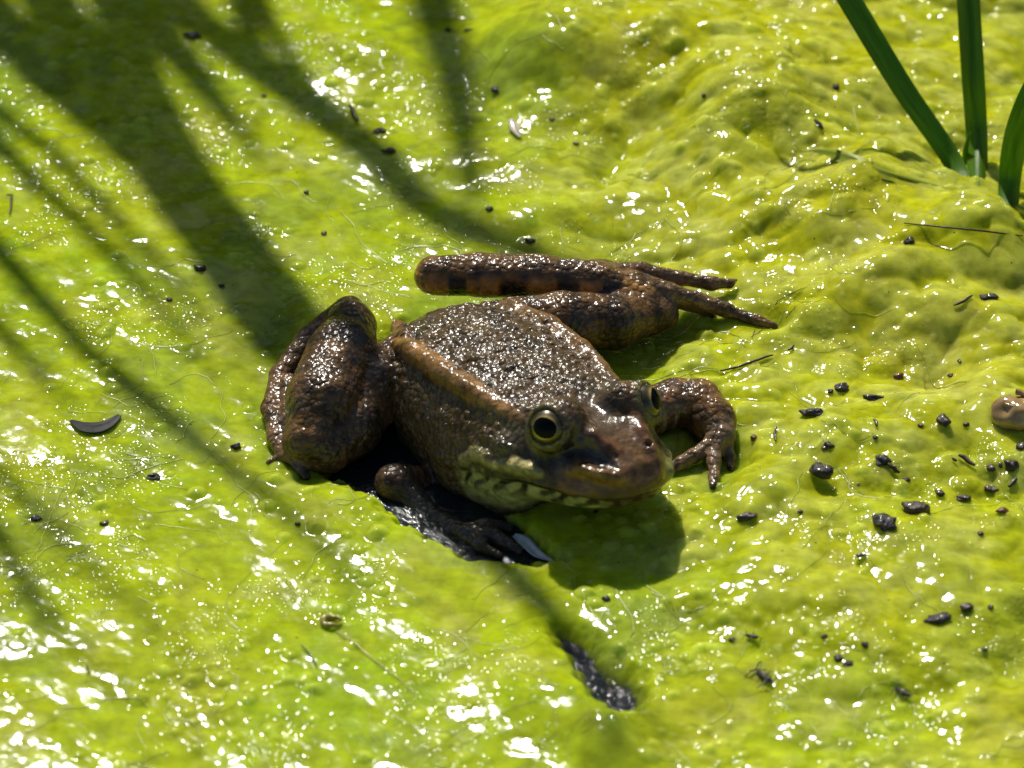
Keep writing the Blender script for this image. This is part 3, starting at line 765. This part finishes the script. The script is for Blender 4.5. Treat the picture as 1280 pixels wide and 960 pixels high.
    vcol(me, 'tint', C.reshape(-1, 3)); vfloat(me, 'froth', froth.ravel())
    return me, H
algae_me, ALG = build_algae()
tag(link('algae_mat', algae_me, M_ALGAE), 'bright yellow-green mat of wet bubbly algae covering the pond', kind='structure')
def ground(x, y):
    i = np.clip(np.searchsorted(GX, x) - 1, 0, len(GX) - 2); j = np.clip(np.searchsorted(GY, y) - 1, 0, len(GY) - 2)
    return float(ALG[i:i + 2, j:j + 2].mean())
def on_mat(px, py):
    p = at(px, py, 0.0); z = 0.0
    for _ in range(6):
        z = ground(p[0], p[1]); p = at(px, py, z)
    return np.array([p[0], p[1], z])
wg = np.array([(-300, -300, WATER_Z), (300, -300, WATER_Z), (300, 300, WATER_Z), (-300, 300, WATER_Z)], float)
tag(link('pond_water', quads('pond_water', wg, np.array([[0, 1, 2, 3]])), M_WATER), 'dark still pond water showing beside the frog', kind='structure')

# ------------------------------------------------------------------ grass blades
def ribbon(name, pts, widths, side, mat, fold=0.25, th=0.03, nseg=28):
    """tapering, folded grass blade with thickness through the points"""
    P = np.array(pts, float); n = len(P); ts = np.linspace(0, n - 1, nseg); out = []
    def cr(A, t):
        i = int(min(max(math.floor(t), 0), n - 2)); f = t - i
        a, b, c, d = A[max(i - 1, 0)], A[i], A[i + 1], A[min(i + 2, n - 1)]
        return 0.5 * ((2 * b) + (c - a) * f + (2 * a - 5 * b + 4 * c - d) * f * f + (3 * b - a - 3 * c + d) * f ** 3)
    W = np.array(widths, float); V, UVv = [], []
    side = np.array(side, float)
    C = [cr(P, t) for t in ts]
    prof = [(-0.5, 0), (-0.25, -0.5), (0, -1), (0.25, -0.5), (0.5, 0)]
    ring = len(prof) * 2
    for k, (c, t) in enumerate(zip(C, ts)):
        tg = C[min(k + 1, nseg - 1)] - C[max(k - 1, 0)]; tg = tg / np.linalg.norm(tg)
        s = side - tg * (side @ tg); s /= np.linalg.norm(s); nn = np.cross(tg, s)
        w = float(np.interp(t, range(n), W))
        for u, v in prof: V.append(c + s * (u * w) + nn * (v * w * fold)); UVv.append((u + .5, k / nseg * 6))
        for u, v in reversed(prof): V.append(c + s * (u * w * 0.96) + nn * (v * w * fold - th * (1 - abs(u) * 1.2))); UVv.append((u + .5, k / nseg * 6))
    Q = []
    for k in range(nseg - 1):
        for j in range(ring):
            Q.append((k * ring + j, k * ring + (j + 1) % ring, (k + 1) * ring + (j + 1) % ring, (k + 1) * ring + j))
    me = quads(name, np.array(V), np.array(Q))
    uv = me.uv_layers.new(name='UVMap'); li = np.zeros(len(me.loops), np.int32); me.loops.foreach_get('vertex_index', li)
    uv.data.foreach_set('uv', np.array(UVv, np.float32)[li].ravel())
    return link(name, me, mat)

b0 = on_mat(1214, 238)
o = ribbon('reed_grass', [b0 - [0, 0, 0.4], at(1190, 200, 0.75), at(1130, 112, 2.0), at(1062, 0, 3.5), at(960, -170, 5.6), at(880, -330, 7.2)], [0.36, 0.41, 0.45, 0.47, 0.34, 0.05], (0.82, 0.33, 0.47), M_BLADE, 0.12)
tag(o, 'flat green grass blade leaning to the upper left from the algae', 'grass blade')
b1 = on_mat(1224, 240)
o = ribbon('reed_grass', [b1 - [0, 0, 0.4], at(1221, 175, 0.75), at(1216, 90, 2.0), at(1210, -10, 3.3), at(1195, -300, 7.0), at(1170, -480, 9.0)], [0.38, 0.44, 0.47, 0.47, 0.34, 0.04], (1, -0.1, 0), M_BLADE, 0.55)
tag(o, 'dark green grass blade standing upright, folded lengthwise', 'grass blade')
b2 = on_mat(1262, 262)
o = ribbon('reed_grass', [b2 - [0, 0, 0.4], at(1262, 225, 0.85), at(1272, 165, 2.0), at(1292, 110, 3.0), at(1340, 30, 4.2), at(1420, -40, 4.6)], [0.36, 0.48, 0.54, 0.50, 0.36, 0.05], (1, 0.2, -0.2), M_BLADE, 0.3)
tag(o, 'curved green grass blade cut by the right edge of the view', 'grass blade')
b3 = on_mat(1207, 205)
o = ribbon('grass_shoot', [b3 - [0, 0, 0.2], b3 + [-0.02, 0, 0.3], b3 + [0.05, 0.05, 0.75]], [0.10, 0.12, 0.02], (1, 0, 0), M_BLADE, 0.3, 0.015, 12)
tag(o, 'short thin green shoot between the two tall grass blades', 'grass shoot')
sp = [on_mat(u, v) + [0, 0, dz] for u, v, dz in [(980, 198, -0.10), (1015, 192, 0.01), (1060, 201, 0.03), (1100, 218, 0.02), (1150, 231, 0.01), (1205, 240, -0.08)]]
o = ribbon('sunken_blade', sp, [0.08, 0.26, 0.30, 0.26, 0.2, 0.1], (0.3, 1, 0.5), M_STRAND, 0.15, 0.03, 40)
tag(o, 'yellow-green blade lying bent over the algae below the grass', 'grass blade')

# reeds standing on the far bank, beyond the frame; their shadows stripe the mat
HS = S_TO[:2] / S_TO[2]
def reed(pts, w, h0=32.0, h1=50.0):
    """pts: ground pixels along the shadow; the stalk rises steeply from the water behind them"""
    G = [at(u, v)[:2] for u, v in pts]; n = len(G)
    d = G[1] - G[0]; d /= np.linalg.norm(d)
    P = []; w = [q * 1.15 for q in w] if isinstance(w, list) else w * 1.15
    for i, g in enumerate(G):
        h = h0 + (h1 - h0) * i / (n - 1)
        P.append((g[0] + HS[0] * h, g[1] + HS[1] * h, h))
    p0 = np.array(P[0]); root = np.array([p0[0] - d[0] * 4.0, p0[1] - d[1] * 4.0, -0.5])
    P = [root, root * 0.5 + p0 * 0.5 + np.array([-d[0], -d[1], 1.0])] + P
    n = len(P); W = w if isinstance(w, list) else [w * (0.8 if i == 0 else 1.0) * (1 - 0.92 * (i / (n - 1)) ** 4) for i in range(n)]
    d = np.array([G[-1][0] - G[0][0], G[-1][1] - G[0][1]]); d /= np.linalg.norm(d)
    o = ribbon('reed', P, W, (d[1], -d[0], 0.0), M_BLADE, 0.2, 0.03, 44)
    return tag(o, 'tall green reed blade standing in the pond beyond the upper left edge', 'reed', 'reeds beyond the upper left edge')
reed([(-60, -200), (60, 10), (190, 190), (345, 400), (470, 555), (620, 705), (770, 860), (860, 960)], [0.6, 0.9, 0.95, 1.05, 1.3, 1.6, 0.7, 0.6, 0.3, 0.05])
reed([(40, -220), (150, 40), (225, 190), (300, 300), (345, 400), (370, 470)], 0.8)
reed([(-120, -140), (20, 60), (120, 160), (250, 280), (330, 380)], 1.0)
reed([(90, -160), (230, 20), (420, 165), (560, 290), (660, 335), (760, 380), (830, 440)], 0.8)
reed([(500, -260), (545, 20), (572, 120), (590, 235), (600, 300)], 1.0, 48.0, 62.0)
reed([(-160, 440), (-20, 580), (110, 720), (260, 880)], 0.34)
reed([(-60, 60), (80, 215), (230, 380), (330, 500)], 0.34)
reed([(260, -240), (330, 20), (440, 190), (540, 300)], 0.38)
reed([(-190, -40), (-20, 170), (110, 300), (230, 430), (300, 520)], 0.40)
reed([(-160, 120), (0, 330), (130, 470), (270, 585), (400, 690), (470, 760)], 0.45)
reed([(-150, 260), (0, 425), (60, 490), (120, 570)], 0.38)
reed([(-130, 480), (-10, 670), (60, 790), (170, 905)], 0.42)
reed([(230, -240), (300, 10), (350, 110), (480, 240)], 0.6)
reed([(0, -200), (60, 0), (85, 90), (160, 200)], 1.0)

reed([(150, -200), (180, 10), (250, 110), (340, 220)], 1.1)
reed([(-130, -100), (-10, 40), (90, 115), (200, 215)], 1.3)

def sky_block_reeds():
    """dense reeds added out of frame to hide the low sky from reflections, low enough to let the sun over"""
    rng = np.random.default_rng(3); V, Q, UVv = [], [], []
    for _ in range(1500):
        x, y = rng.uniform(-150, 150), rng.uniform(78, 118)
        top = (y - 22) * 0.86 * rng.uniform(0.72, 1.0); w = rng.uniform(0.9, 2.2); a = rng.uniform(-0.6, 0.6); lx, ly = rng.normal(0, 5, 2)
        sx, sy = math.cos(a) * w / 2, math.sin(a) * w / 2; n0 = len(V)
        for k in range(5):
            t = k / 4; ww = 1 - 0.9 * t ** 3; cx, cy, cz = x + lx * t * t, y + ly * t * t, -1 + (top + 1) * t
            V += [(cx - sx * ww, cy - sy * ww, cz), (cx, cy - 0.15 * w, cz), (cx + sx * ww, cy + sy * ww, cz)]; UVv += [(0, t * 6), (.5, t * 6), (1, t * 6)]
        for k in range(4):
            for j in (0, 1): Q.append((n0 + k * 3 + j, n0 + k * 3 + j + 1, n0 + k * 3 + j + 4, n0 + k * 3 + j + 3))
    me = quads('sky_block_reeds', np.array(V), np.array(Q)); uv = me.uv_layers.new(name='UVMap')
    li = np.zeros(len(me.loops), np.int32); me.loops.foreach_get('vertex_index', li); uv.data.foreach_set('uv', np.array(UVv, np.float32)[li].ravel())
    tag(link('sky_block_reeds', me, M_REED), 'unseen bed of green reeds added beyond the top of the view to block the low sky', kind='stuff')
M_REED = blade_material('reed_leaf', (0.035, 0.075, 0.012), 0.25)
sky_block_reeds()  # unseen reeds, added to cut the blue sky sheen on the mat

# ------------------------------------------------------------------ debris on the mat
def lump_mesh(rx, ry, rz, seed, sub=2, rough=0.3):
    bm = bmesh.new(); bmesh.ops.create_icosphere(bm, subdivisions=sub, radius=1.0)
    me = bpy.data.meshes.new('lump'); bm.to_mesh(me); bm.free()
    V = np.zeros(len(me.vertices) * 3, np.float32); me.vertices.foreach_get('co', V); V = V.reshape(-1, 3).astype(float)
    n = noise3(V[:, 0] * 1.7 + 9, V[:, 1] * 1.7 + 9, V[:, 2] * 1.7 + 9, 100 + seed)
    V *= (1 + rough * n)[:, None]; V *= (rx, ry, rz)
    me.vertices.foreach_set('co', V.astype(np.float32).ravel()); me.update(); return me
def tube_mesh(pts, radii, n=6):
    P = np.array(pts, float); V = []; Q = []
    for i, p in enumerate(P):
        tg = P[min(i + 1, len(P) - 1)] - P[max(i - 1, 0)]; tg /= np.linalg.norm(tg) + 1e-9
        s = np.cross(tg, (0.1, 0.2, 1.0)); s /= np.linalg.norm(s) + 1e-9; u = np.cross(tg, s)
        for j in range(n):
            a = 2 * math.pi * j / n; V.append(p + radii[i] * (s * math.cos(a) + u * math.sin(a)))
    for i in range(len(P) - 1):
        for j in range(n): Q.append((i * n + j, i * n + (j + 1) % n, (i + 1) * n + (j + 1) % n, (i + 1) * n + j))
    return quads('tube', np.array(V), np.array(Q))
def lump(name, cat, label, px, py, w, d, tilt=0.0, mat=None, group=None, sink=0.2, rough=0.5, hgt=0.7):
    p = on_mat(px, py); sink += random.uniform(-0.1, 0.25); hgt *= random.uniform(0.85, 1.25); w *= 1.08; d *= 1.08; mat = mat or random.choice((M_GRIT, M_GRIT, M_TWIG, M_BARK)); rx = w / PXCM / 2; ry = d / PXCM / 2; sd = int(px * 7 + py) % 900
    o = link(name, lump_mesh(rx, ry * 1.1, min(rx, ry) * hgt, sd, 3 if w > 15 else 2, rough), mat or M_GRIT, None, (p[0], p[1], p[2] + min(rx, ry) * hgt * (0.6 - sink)))
    o.rotation_euler = (random.uniform(-.2, .2), random.uniform(-.2, .2), tilt)
    return tag(o, label, cat, group)
def stick(name, cat, label, pts, r, mat=None, group=None, lift=0.02):
    P = [on_mat(u, v) for u, v in pts]; P = [p + [0, 0, lift + r] for p in P]
    # a few points more for a natural bend
    Q_ = [P[0]]
    for a, b in zip(P[:-1], P[1:]): Q_ += [(a + b) / 2 + np.array([random.uniform(-1, 1), random.uniform(-1, 1), 0]) * r * 0.6, b]
    o0 = Q_[0].copy(); n = len(Q_)
    o = link(name, tube_mesh([q - o0 for q in Q_], [r * (0.35 + 0.65 * math.sin(math.pi * (0.12 + 0.76 * i / (n - 1)))) for i in range(n)]), mat or M_TWIG, None, o0)
    return tag(o, label, cat, group)

for args in [
 ('seed', 'seed', 'black oval seed lying in the dark shade near the top left corner', 240, 45, 21, 11, 0.1),
 ('seed', 'seed', 'large smooth black oval seed to the right of the frog hand', 1014, 517, 27, 16, -0.2),
 ('dropping', 'dropping', 'large glossy black dropping, the bigger one of a pair', 1144, 638, 30, 22, 0.4),
 ('dropping', 'dropping', 'rough square black dropping just below the biggest one', 1105, 655, 23, 23, 0.8),
 ('dropping', 'dropping', 'glossy black dropping alone in the lower right of the mat', 1172, 775, 25, 16, 0.1),
 ('dropping', 'dropping', 'grey glinting pitted dropping right of the frog fingers', 1026, 591, 21, 24, 0.9),
 ('grit', 'grit', 'dark rough clump at the upper end of the grit trail', 1052, 486, 17, 13, 0.3),
 ('grit', 'grit', 'black chunk tall and narrow near the reddish bits on the right', 1180, 528, 15, 19, 0.2),
 ('grit', 'grit', 'black wedge shaped crumb between two algae lumps', 1102, 577, 17, 15, 0.7),
 ('grit', 'grit', 'flat dark crumb right of the frog hand below the arm', 934, 647, 23, 10, 0.1),
 ('grit', 'grit', 'grey crumb half sunk in foam below the oval seed', 1034, 558, 14, 14, 0.2),
 ('grit', 'grit', 'flat dark flake lying long beside the rough clump', 1094, 498, 27, 9, -0.15),
 ('grit', 'grit', 'glinting black crumb in the cluster by the right edge', 1264, 582, 15, 15, 0.2),
 ('grit', 'grit', 'small black crumb middle of the right edge cluster', 1250, 583, 9, 11, 0.5),
 ('grit', 'grit', 'dull black crumb first in the right edge cluster', 1238, 586, 9, 12, 0.1),
 ('grit', 'grit', 'wide speckled crumb below the right edge cluster', 1240, 612, 17, 11, 0.0),
 ('grit', 'grit', 'silvery black crumb with a wet glint near the big pair', 1205, 624, 16, 11, -0.2),
 ('grit', 'grit', 'small dark crumb left of the silvery one', 1175, 618, 13, 8, -0.4),
 ('grit', 'grit', 'small black crumb above the pair of droppings', 1133, 600, 11, 7, -0.1),
 ('grit', 'grit', 'dark crumb at the very edge under the shell', 1276, 560, 12, 12, 0.0),
 ('grit', 'grit', 'dark crumb stuck on an algae lump at right, next to the stick', 1237, 373, 19, 12, 0.1),
 ('grit', 'grit', 'brown-black crumb below the grass on a green lump', 1137, 303, 13, 12, 0.0),
 ('grit', 'grit', 'round dark crumb on the mound left of the leaning blade', 1045, 110, 10, 10, 0.0),
 ('grit', 'grit', 'dark lozenge crumb above the top hind leg of the frog', 663, 302, 14, 8, 0.0),
 ('grit', 'grit', 'tiny dark crumb higher up from the frog heel', 612, 262, 9, 9, 0.0),
 ('grit', 'grit', 'black crumb on glinting algae in the upper middle', 620, 114, 12, 13, 0.4),
 ('grit', 'grit', 'dark crumb in the shade stripe at top middle', 560, 38, 9, 7, 0.0),
 ('grit', 'grit', 'flattened dark crumb beside the one in the shade stripe', 586, 38, 14, 5, 0.1),
 ('grit', 'grit', 'dark crumb beside the little stick, upper left half', 474, 165, 14, 10, -0.4),
 ('grit', 'grit', 'faint flat brown crumb below the dark one, upper left half', 487, 190, 18, 8, 0.0),
 ('grit', 'grit', 'dark speckled crumb alone between two shadow stripes', 250, 336, 13, 13, 0.3),
 ('grit', 'grit', 'brown crumb in the mat left of the bent hind leg', 295, 560, 11, 9, 0.0),
 ('grit', 'grit', 'dark crumb below the floating dead leaf', 192, 597, 15, 9, 0.0),
 ('grit', 'grit', 'half sunk dark crumb near the left edge', 46, 649, 12, 8, 0.0),
 ('grit', 'grit', 'grey half sunk crumb a little right of the left edge one', 130, 655, 12, 8, 0.0),
 ('grit', 'grit', 'hairy dark clump above the lower right dropping cluster', 1209, 762, 16, 13, 0.4),
 ('grit', 'grit', 'small dark crumb under the frog shadow near the pale strip', 757, 749, 10, 7, 0.0),
 ('grit', 'grit', 'dark crumb left one of two close together in foam', 1048, 824, 10, 11, 0.4),
 ('grit', 'grit', 'wider crumb right one of two close together in foam', 1060, 830, 14, 7, 0.2),
 ('grit', 'grit', 'lone dark speck in the foam at lower right', 1081, 806, 8, 8, 0.0),
]:
    lump(*args, group='dark crumbs on the algae')
lump('grit', 'grit', 'reddish brown crumb under the right edge cluster', 1253, 639, 15, 9, 0.2, M_RUST, 'dark crumbs on the algae')
lump('grit', 'grit', 'faint reddish crumb above the black oval seed', 1124, 472, 12, 9, 0.2, M_RUST, 'dark crumbs on the algae')
lump('grit', 'grit', 'brown crumb inside the knobbly foam right of the hand', 942, 548, 8, 8, 0.2, M_RUST, 'dark crumbs on the algae')
for px, py in [(405, 293), (383, 241), (1038, 490), (1094, 548), (1151, 533), (1208, 532), (1073, 606), (1200, 453), (1188, 470), (1238, 760), (1230, 812), (1030, 796), (800, 105), (880, 120), (720, 180), (690, 150), (372, 656), (745, 640), (915, 800), (1000, 640), (1226, 668), (212, 375), (277, 358), (330, 120)]:
    lump('speck', 'speck', 'tiny black speck on the algae', px, py, 7, 6, 0.0, None, 'tiny black specks on the algae')

leaf = [on_mat(88, 528), on_mat(105, 536), on_mat(122, 537), on_mat(138, 531), on_mat(150, 521)]
o = ribbon('dead_leaf', [p + [0, 0, 0.05] for p in leaf], [0.05, 0.30, 0.34, 0.24, 0.08], (0.15, 1, 0.05), M_LEAF, 0.12, 0.04, 22)
tag(o, 'long dark grey dead leaf floating on the left side', 'dead leaf')
M_FLAKE = plain('pale_flake', (0.34, 0.30, 0.20), 0.4, 0.3, 6.0, 0.3, 0.02)
fl = [on_mat(638, 152), on_mat(643, 163), on_mat(650, 175)]
o = ribbon('pale_flake', [p + [0, 0, 0.08] for p in fl], [0.06, 0.22, 0.03], (1, -0.3, 0.2), M_FLAKE, 0.2, 0.02, 12)
tag(o, 'small pale papery flake among glints above the frog', 'flake')
for args in [
 ('stick', 'stick', 'short thick dark stick in the upper left half', [(437, 136), (442, 145), (447, 154)], 0.055),
 ('stick', 'stick', 'thin brown twig standing bent near the left edge', [(8, 246), (15, 246), (14, 258), (12, 270)], 0.025),
 ('stick', 'stick', 'short dark stick on the mound left of the leaning blade', [(1018, 153), (1028, 165)], 0.05),
 ('stick', 'stick', 'thin dark stick on the algae lump beside a crumb', [(1192, 384), (1205, 379), (1215, 372)], 0.03),
 ('stick', 'stick', 'dark splinter slanting below the wedge shaped crumb', [(1110, 583), (1118, 589), (1124, 594)], 0.045),
 ('stick', 'stick', 'dark splinter between oval seed and tall black chunk', [(1092, 527), (1096, 535)], 0.035),
 ('stick', 'stick', 'brown splinter near the shell at right', [(1198, 572), (1208, 578), (1218, 585)], 0.045),
 ('stick', 'stick', 'dark splinter beside the speckled crumb at right edge', [(1261, 612), (1270, 602)], 0.05),
 ('stick', 'stick', 'thin brown bent twig right of the frog arm', [(971, 536), (968, 545), (969, 553)], 0.025),
 ('stick', 'stick', 'dark twig lying in foam above the frog hand', [(900, 466), (925, 460), (948, 452), (966, 446)], 0.025),
 ('stick', 'stick', 'small black twig above that foam, right of the toes', [(985, 440), (992, 434)], 0.03),
 ('stick', 'stick', 'thin dark straw across the algae below the grass', [(1130, 281), (1180, 286), (1230, 291), (1278, 297)], 0.02),
 ('stick', 'stick', 'short brown hair-thin twig near the curled husk', [(376, 808), (388, 820), (396, 834)], 0.016),
 ('stick', 'stick', 'little dark twig in the shade of the lower left mat', [(108, 834), (110, 843)], 0.022),
 ('stick', 'stick', 'short thin dark stick at right of the lone droppings pair', [(1190, 575), (1196, 579)], 0.03),
]:
    stick(*args, group='little sticks on the algae')
for px0, pts in enumerate([[(944, 413), (940, 424)], [(956, 410), (948, 418), (938, 423)], [(962, 393), (972, 378), (990, 368), (1002, 362)], [(982, 400), (992, 388), (998, 376)]]):
    stick('root_hair', 'root hair', ['hair-thin brown rootlet just under the tip of the longest frog toe', 'short curling rootlet under the longest frog toe', 'long hair-thin rootlet arching away above the longest frog toe', 'hair-thin rootlet beyond the tip of the longest frog toe'][px0], pts, 0.009, None, 'rootlets beside the frog toe')

# drowned insects: a lumpy body with bent legs
def insect(label, px, py, s, tilt, legs):
    p = on_mat(px, py) + [0, 0, 0.05]; root = empty('insect', p); tag(root, label, 'insect')
    link('body', lump_mesh(0.16 * s, 0.055 * s, 0.05 * s, int(px), 2, 0.3), M_GRIT, root).rotation_euler = (0, 0, tilt)
    c, sn = math.cos(tilt), math.sin(tilt)
    for i in range(legs):
        u = (i // 2 - legs / 4 + 0.5) * 0.30 * s / max(1, legs / 4) * 0.8; sd = 1 if i % 2 else -1
        L = s * random.uniform(0.14, 0.24); k = random.uniform(-0.12, 0.12) * s
        q = [(u, 0, 0), (u + k * 0.5, sd * L * 0.5, 0.04 * s), (u + k, sd * L, -0.03)]
        q = [(a * c - b * sn, a * sn + b * c, z) for a, b, z in q]
        link('leg', tube_mesh(q, [0.014 * s, 0.010 * s, 0.006 * s], 5), M_GRIT, root)
insect('hairy grey drowned insect with splayed legs at the lower right', 955, 848, 1.25, -0.9, 8)
insect('thin black drowned fly with one long bent leg, in lower right foam', 940, 798, 0.75, -0.3, 5)
insect('tiny spread-legged black fly below the frog hand at right', 1076, 697, 0.7, 0.3, 4)
insect('faint grey insect sunk among glints at the lower right', 1128, 868, 1.0, -0.8, 6)

# curled husk with its long thin strand, amber lump at the right edge, pale pointed strip by the hand
p = on_mat(415, 780); husk = empty('husk', p); tag(husk, 'curled tan seed husk with a long thin strand on the lower left mat', 'husk')
ring = [(0.15 * math.cos(t), 0.13 * math.sin(t), 0.06 + 0.02 * math.sin(3 * t)) for t in np.linspace(0.2, 5.9, 22)]
link('shell', tube_mesh(ring, [0.03 + 0.035 * math.sin(math.pi * i / 21) for i in range(22)], 8), M_HUSK, husk)
st = [on_mat(u, v) for u, v in [(420, 790), (445, 806), (470, 828), (500, 850), (520, 872)]]
link('strand', tube_mesh([q - p + [0, 0, 0.02] for q in st], [0.011, 0.014, 0.012, 0.010, 0.005], 6), M_HUSK, husk)
p = on_mat(1268, 522); sh = empty('snail', p); tag(sh, 'glossy amber brown snail half sunk in the algae at the right edge', 'snail')
link('shell', lump_mesh(0.50, 0.42, 0.32, 5, 4, 0.22), M_SHELL, sh, (0.05, 0.05, 0.10))
spv = [(0.05 + (0.30 - 0.05 * k / 8) * math.cos(k * 0.55 + 2.0) * (1 - k / 30), 0.05 + 0.26 * math.sin(k * 0.55 + 2.0) * (1 - k / 30), 0.30 + 0.012 * k) for k in range(12)]
link('whorl', tube_mesh(spv, [0.03 + 0.003 * k for k in range(12)], 8), M_SHELL, sh)
fs = [on_mat(642, 672), on_mat(655, 683), on_mat(672, 694), on_mat(692, 704)]
o = ribbon('pale_strip', [np.array([q[0], q[1], WATER_Z + 0.05 + 0.03 * i]) for i, q in enumerate(fs)], [0.08, 0.24, 0.18, 0.02], (0.6, 1, 0.3), M_STRIP, 0.25, 0.012, 16)
tag(o, 'pale pointed strip in dark water by the frog', 'film scrap')
# bubbles standing on the wet mat and loose threads of algae lying over it
def bubbles():
    rng = np.random.default_rng(17); V, Q = [], []
    cs = [(rng.uniform(0, 1280), rng.uniform(0, 960)) for _ in range(70)]
    for _ in range(420):
        c = cs[rng.integers(len(cs))]; u, v = c[0] + rng.normal(0, 34), c[1] + rng.normal(0, 20)
        if 300 < u < 940 and 310 < v < 720: continue
        p = on_mat(u, v); r = 0.035 + 0.13 * rng.random() ** 3; n0 = len(V)
        for i in range(7):
            th = math.pi * 0.5 * i / 6 + 0.02
            for j in range(14):
                a = 2 * math.pi * j / 14; V.append((p[0] + r * math.sin(th) * math.cos(a), p[1] + r * math.sin(th) * math.sin(a), p[2] - r * 0.25 + r * math.cos(th) * 0.9))
        for i in range(6):
            for j in range(14): Q.append((n0 + i * 14 + j, n0 + (i + 1) * 14 + j, n0 + (i + 1) * 14 + (j + 1) % 14, n0 + i * 14 + (j + 1) % 14))
    t = NT('bubble_film'); o = t.t.nodes['Material Output']
    lw = t.n('ShaderNodeLayerWeight', i_Blend=0.25); tr = t.n('ShaderNodeBsdfTransparent'); gl = t.n('ShaderNodeBsdfGlossy', i_Roughness=0.12)
    tr.inputs[0].default_value = (0.97, 1.0, 0.85, 1)
    mx = t.n('ShaderNodeMixShader'); t.l(t.math('ADD', t.math('MULTIPLY', lw.outputs['Facing'], 0.28), 0.03), mx.inputs[0]); t.l(tr.outputs[0], mx.inputs[1]); t.l(gl.outputs[0], mx.inputs[2]); t.l(mx.outputs[0], o.inputs['Surface'])
    tag(link('bubbles', quads('bubbles', np.array(V), np.array(Q)), t.m), 'clear little bubbles standing in clusters on the algae', kind='stuff')
def filaments():
    rng = np.random.default_rng(23); V, Q = [], []
    for _ in range(300):
        u, v = rng.uniform(-10, 1290), rng.uniform(-10, 970)
        p = at(u, v)[:2]; a = rng.uniform(0, 6.28); L = rng.uniform(0.06, 0.20); r = rng.uniform(0.005, 0.011); P = []
        for k in range(11):
            P.append((p[0], p[1], ground(p[0], p[1]) + r * 0.4)); a += rng.normal(0, 0.35); p = p + L * np.array([math.cos(a), math.sin(a) * 1.2])
        P = np.array(P); n0 = len(V)
        for k, q in enumerate(P):
            tg = P[min(k + 1, 10)] - P[max(k - 1, 0)]; tg /= np.linalg.norm(tg) + 1e-9; sd = np.cross(tg, UP); up = np.cross(sd, tg)
            for c in range(4): V.append(q + r * (sd * math.cos(c * 1.571) + up * math.sin(c * 1.571)))
        for k in range(10):
            for c in range(4): Q.append((n0 + k * 4 + c, n0 + k * 4 + (c + 1) % 4, n0 + k * 4 + 4 + (c + 1) % 4, n0 + k * 4 + 4 + c))
    m = plain('algae_thread', (0.42, 0.50, 0.035), 0.3, 0.35, 1.2, 0.0)
    tag(link('algae_threads', quads('algae_threads', np.array(V), np.array(Q)), m), 'fine pale threads of algae lying over the mat', kind='stuff')
bubbles(); filaments()
print('verts', len(FV), len(algae_me.vertices))
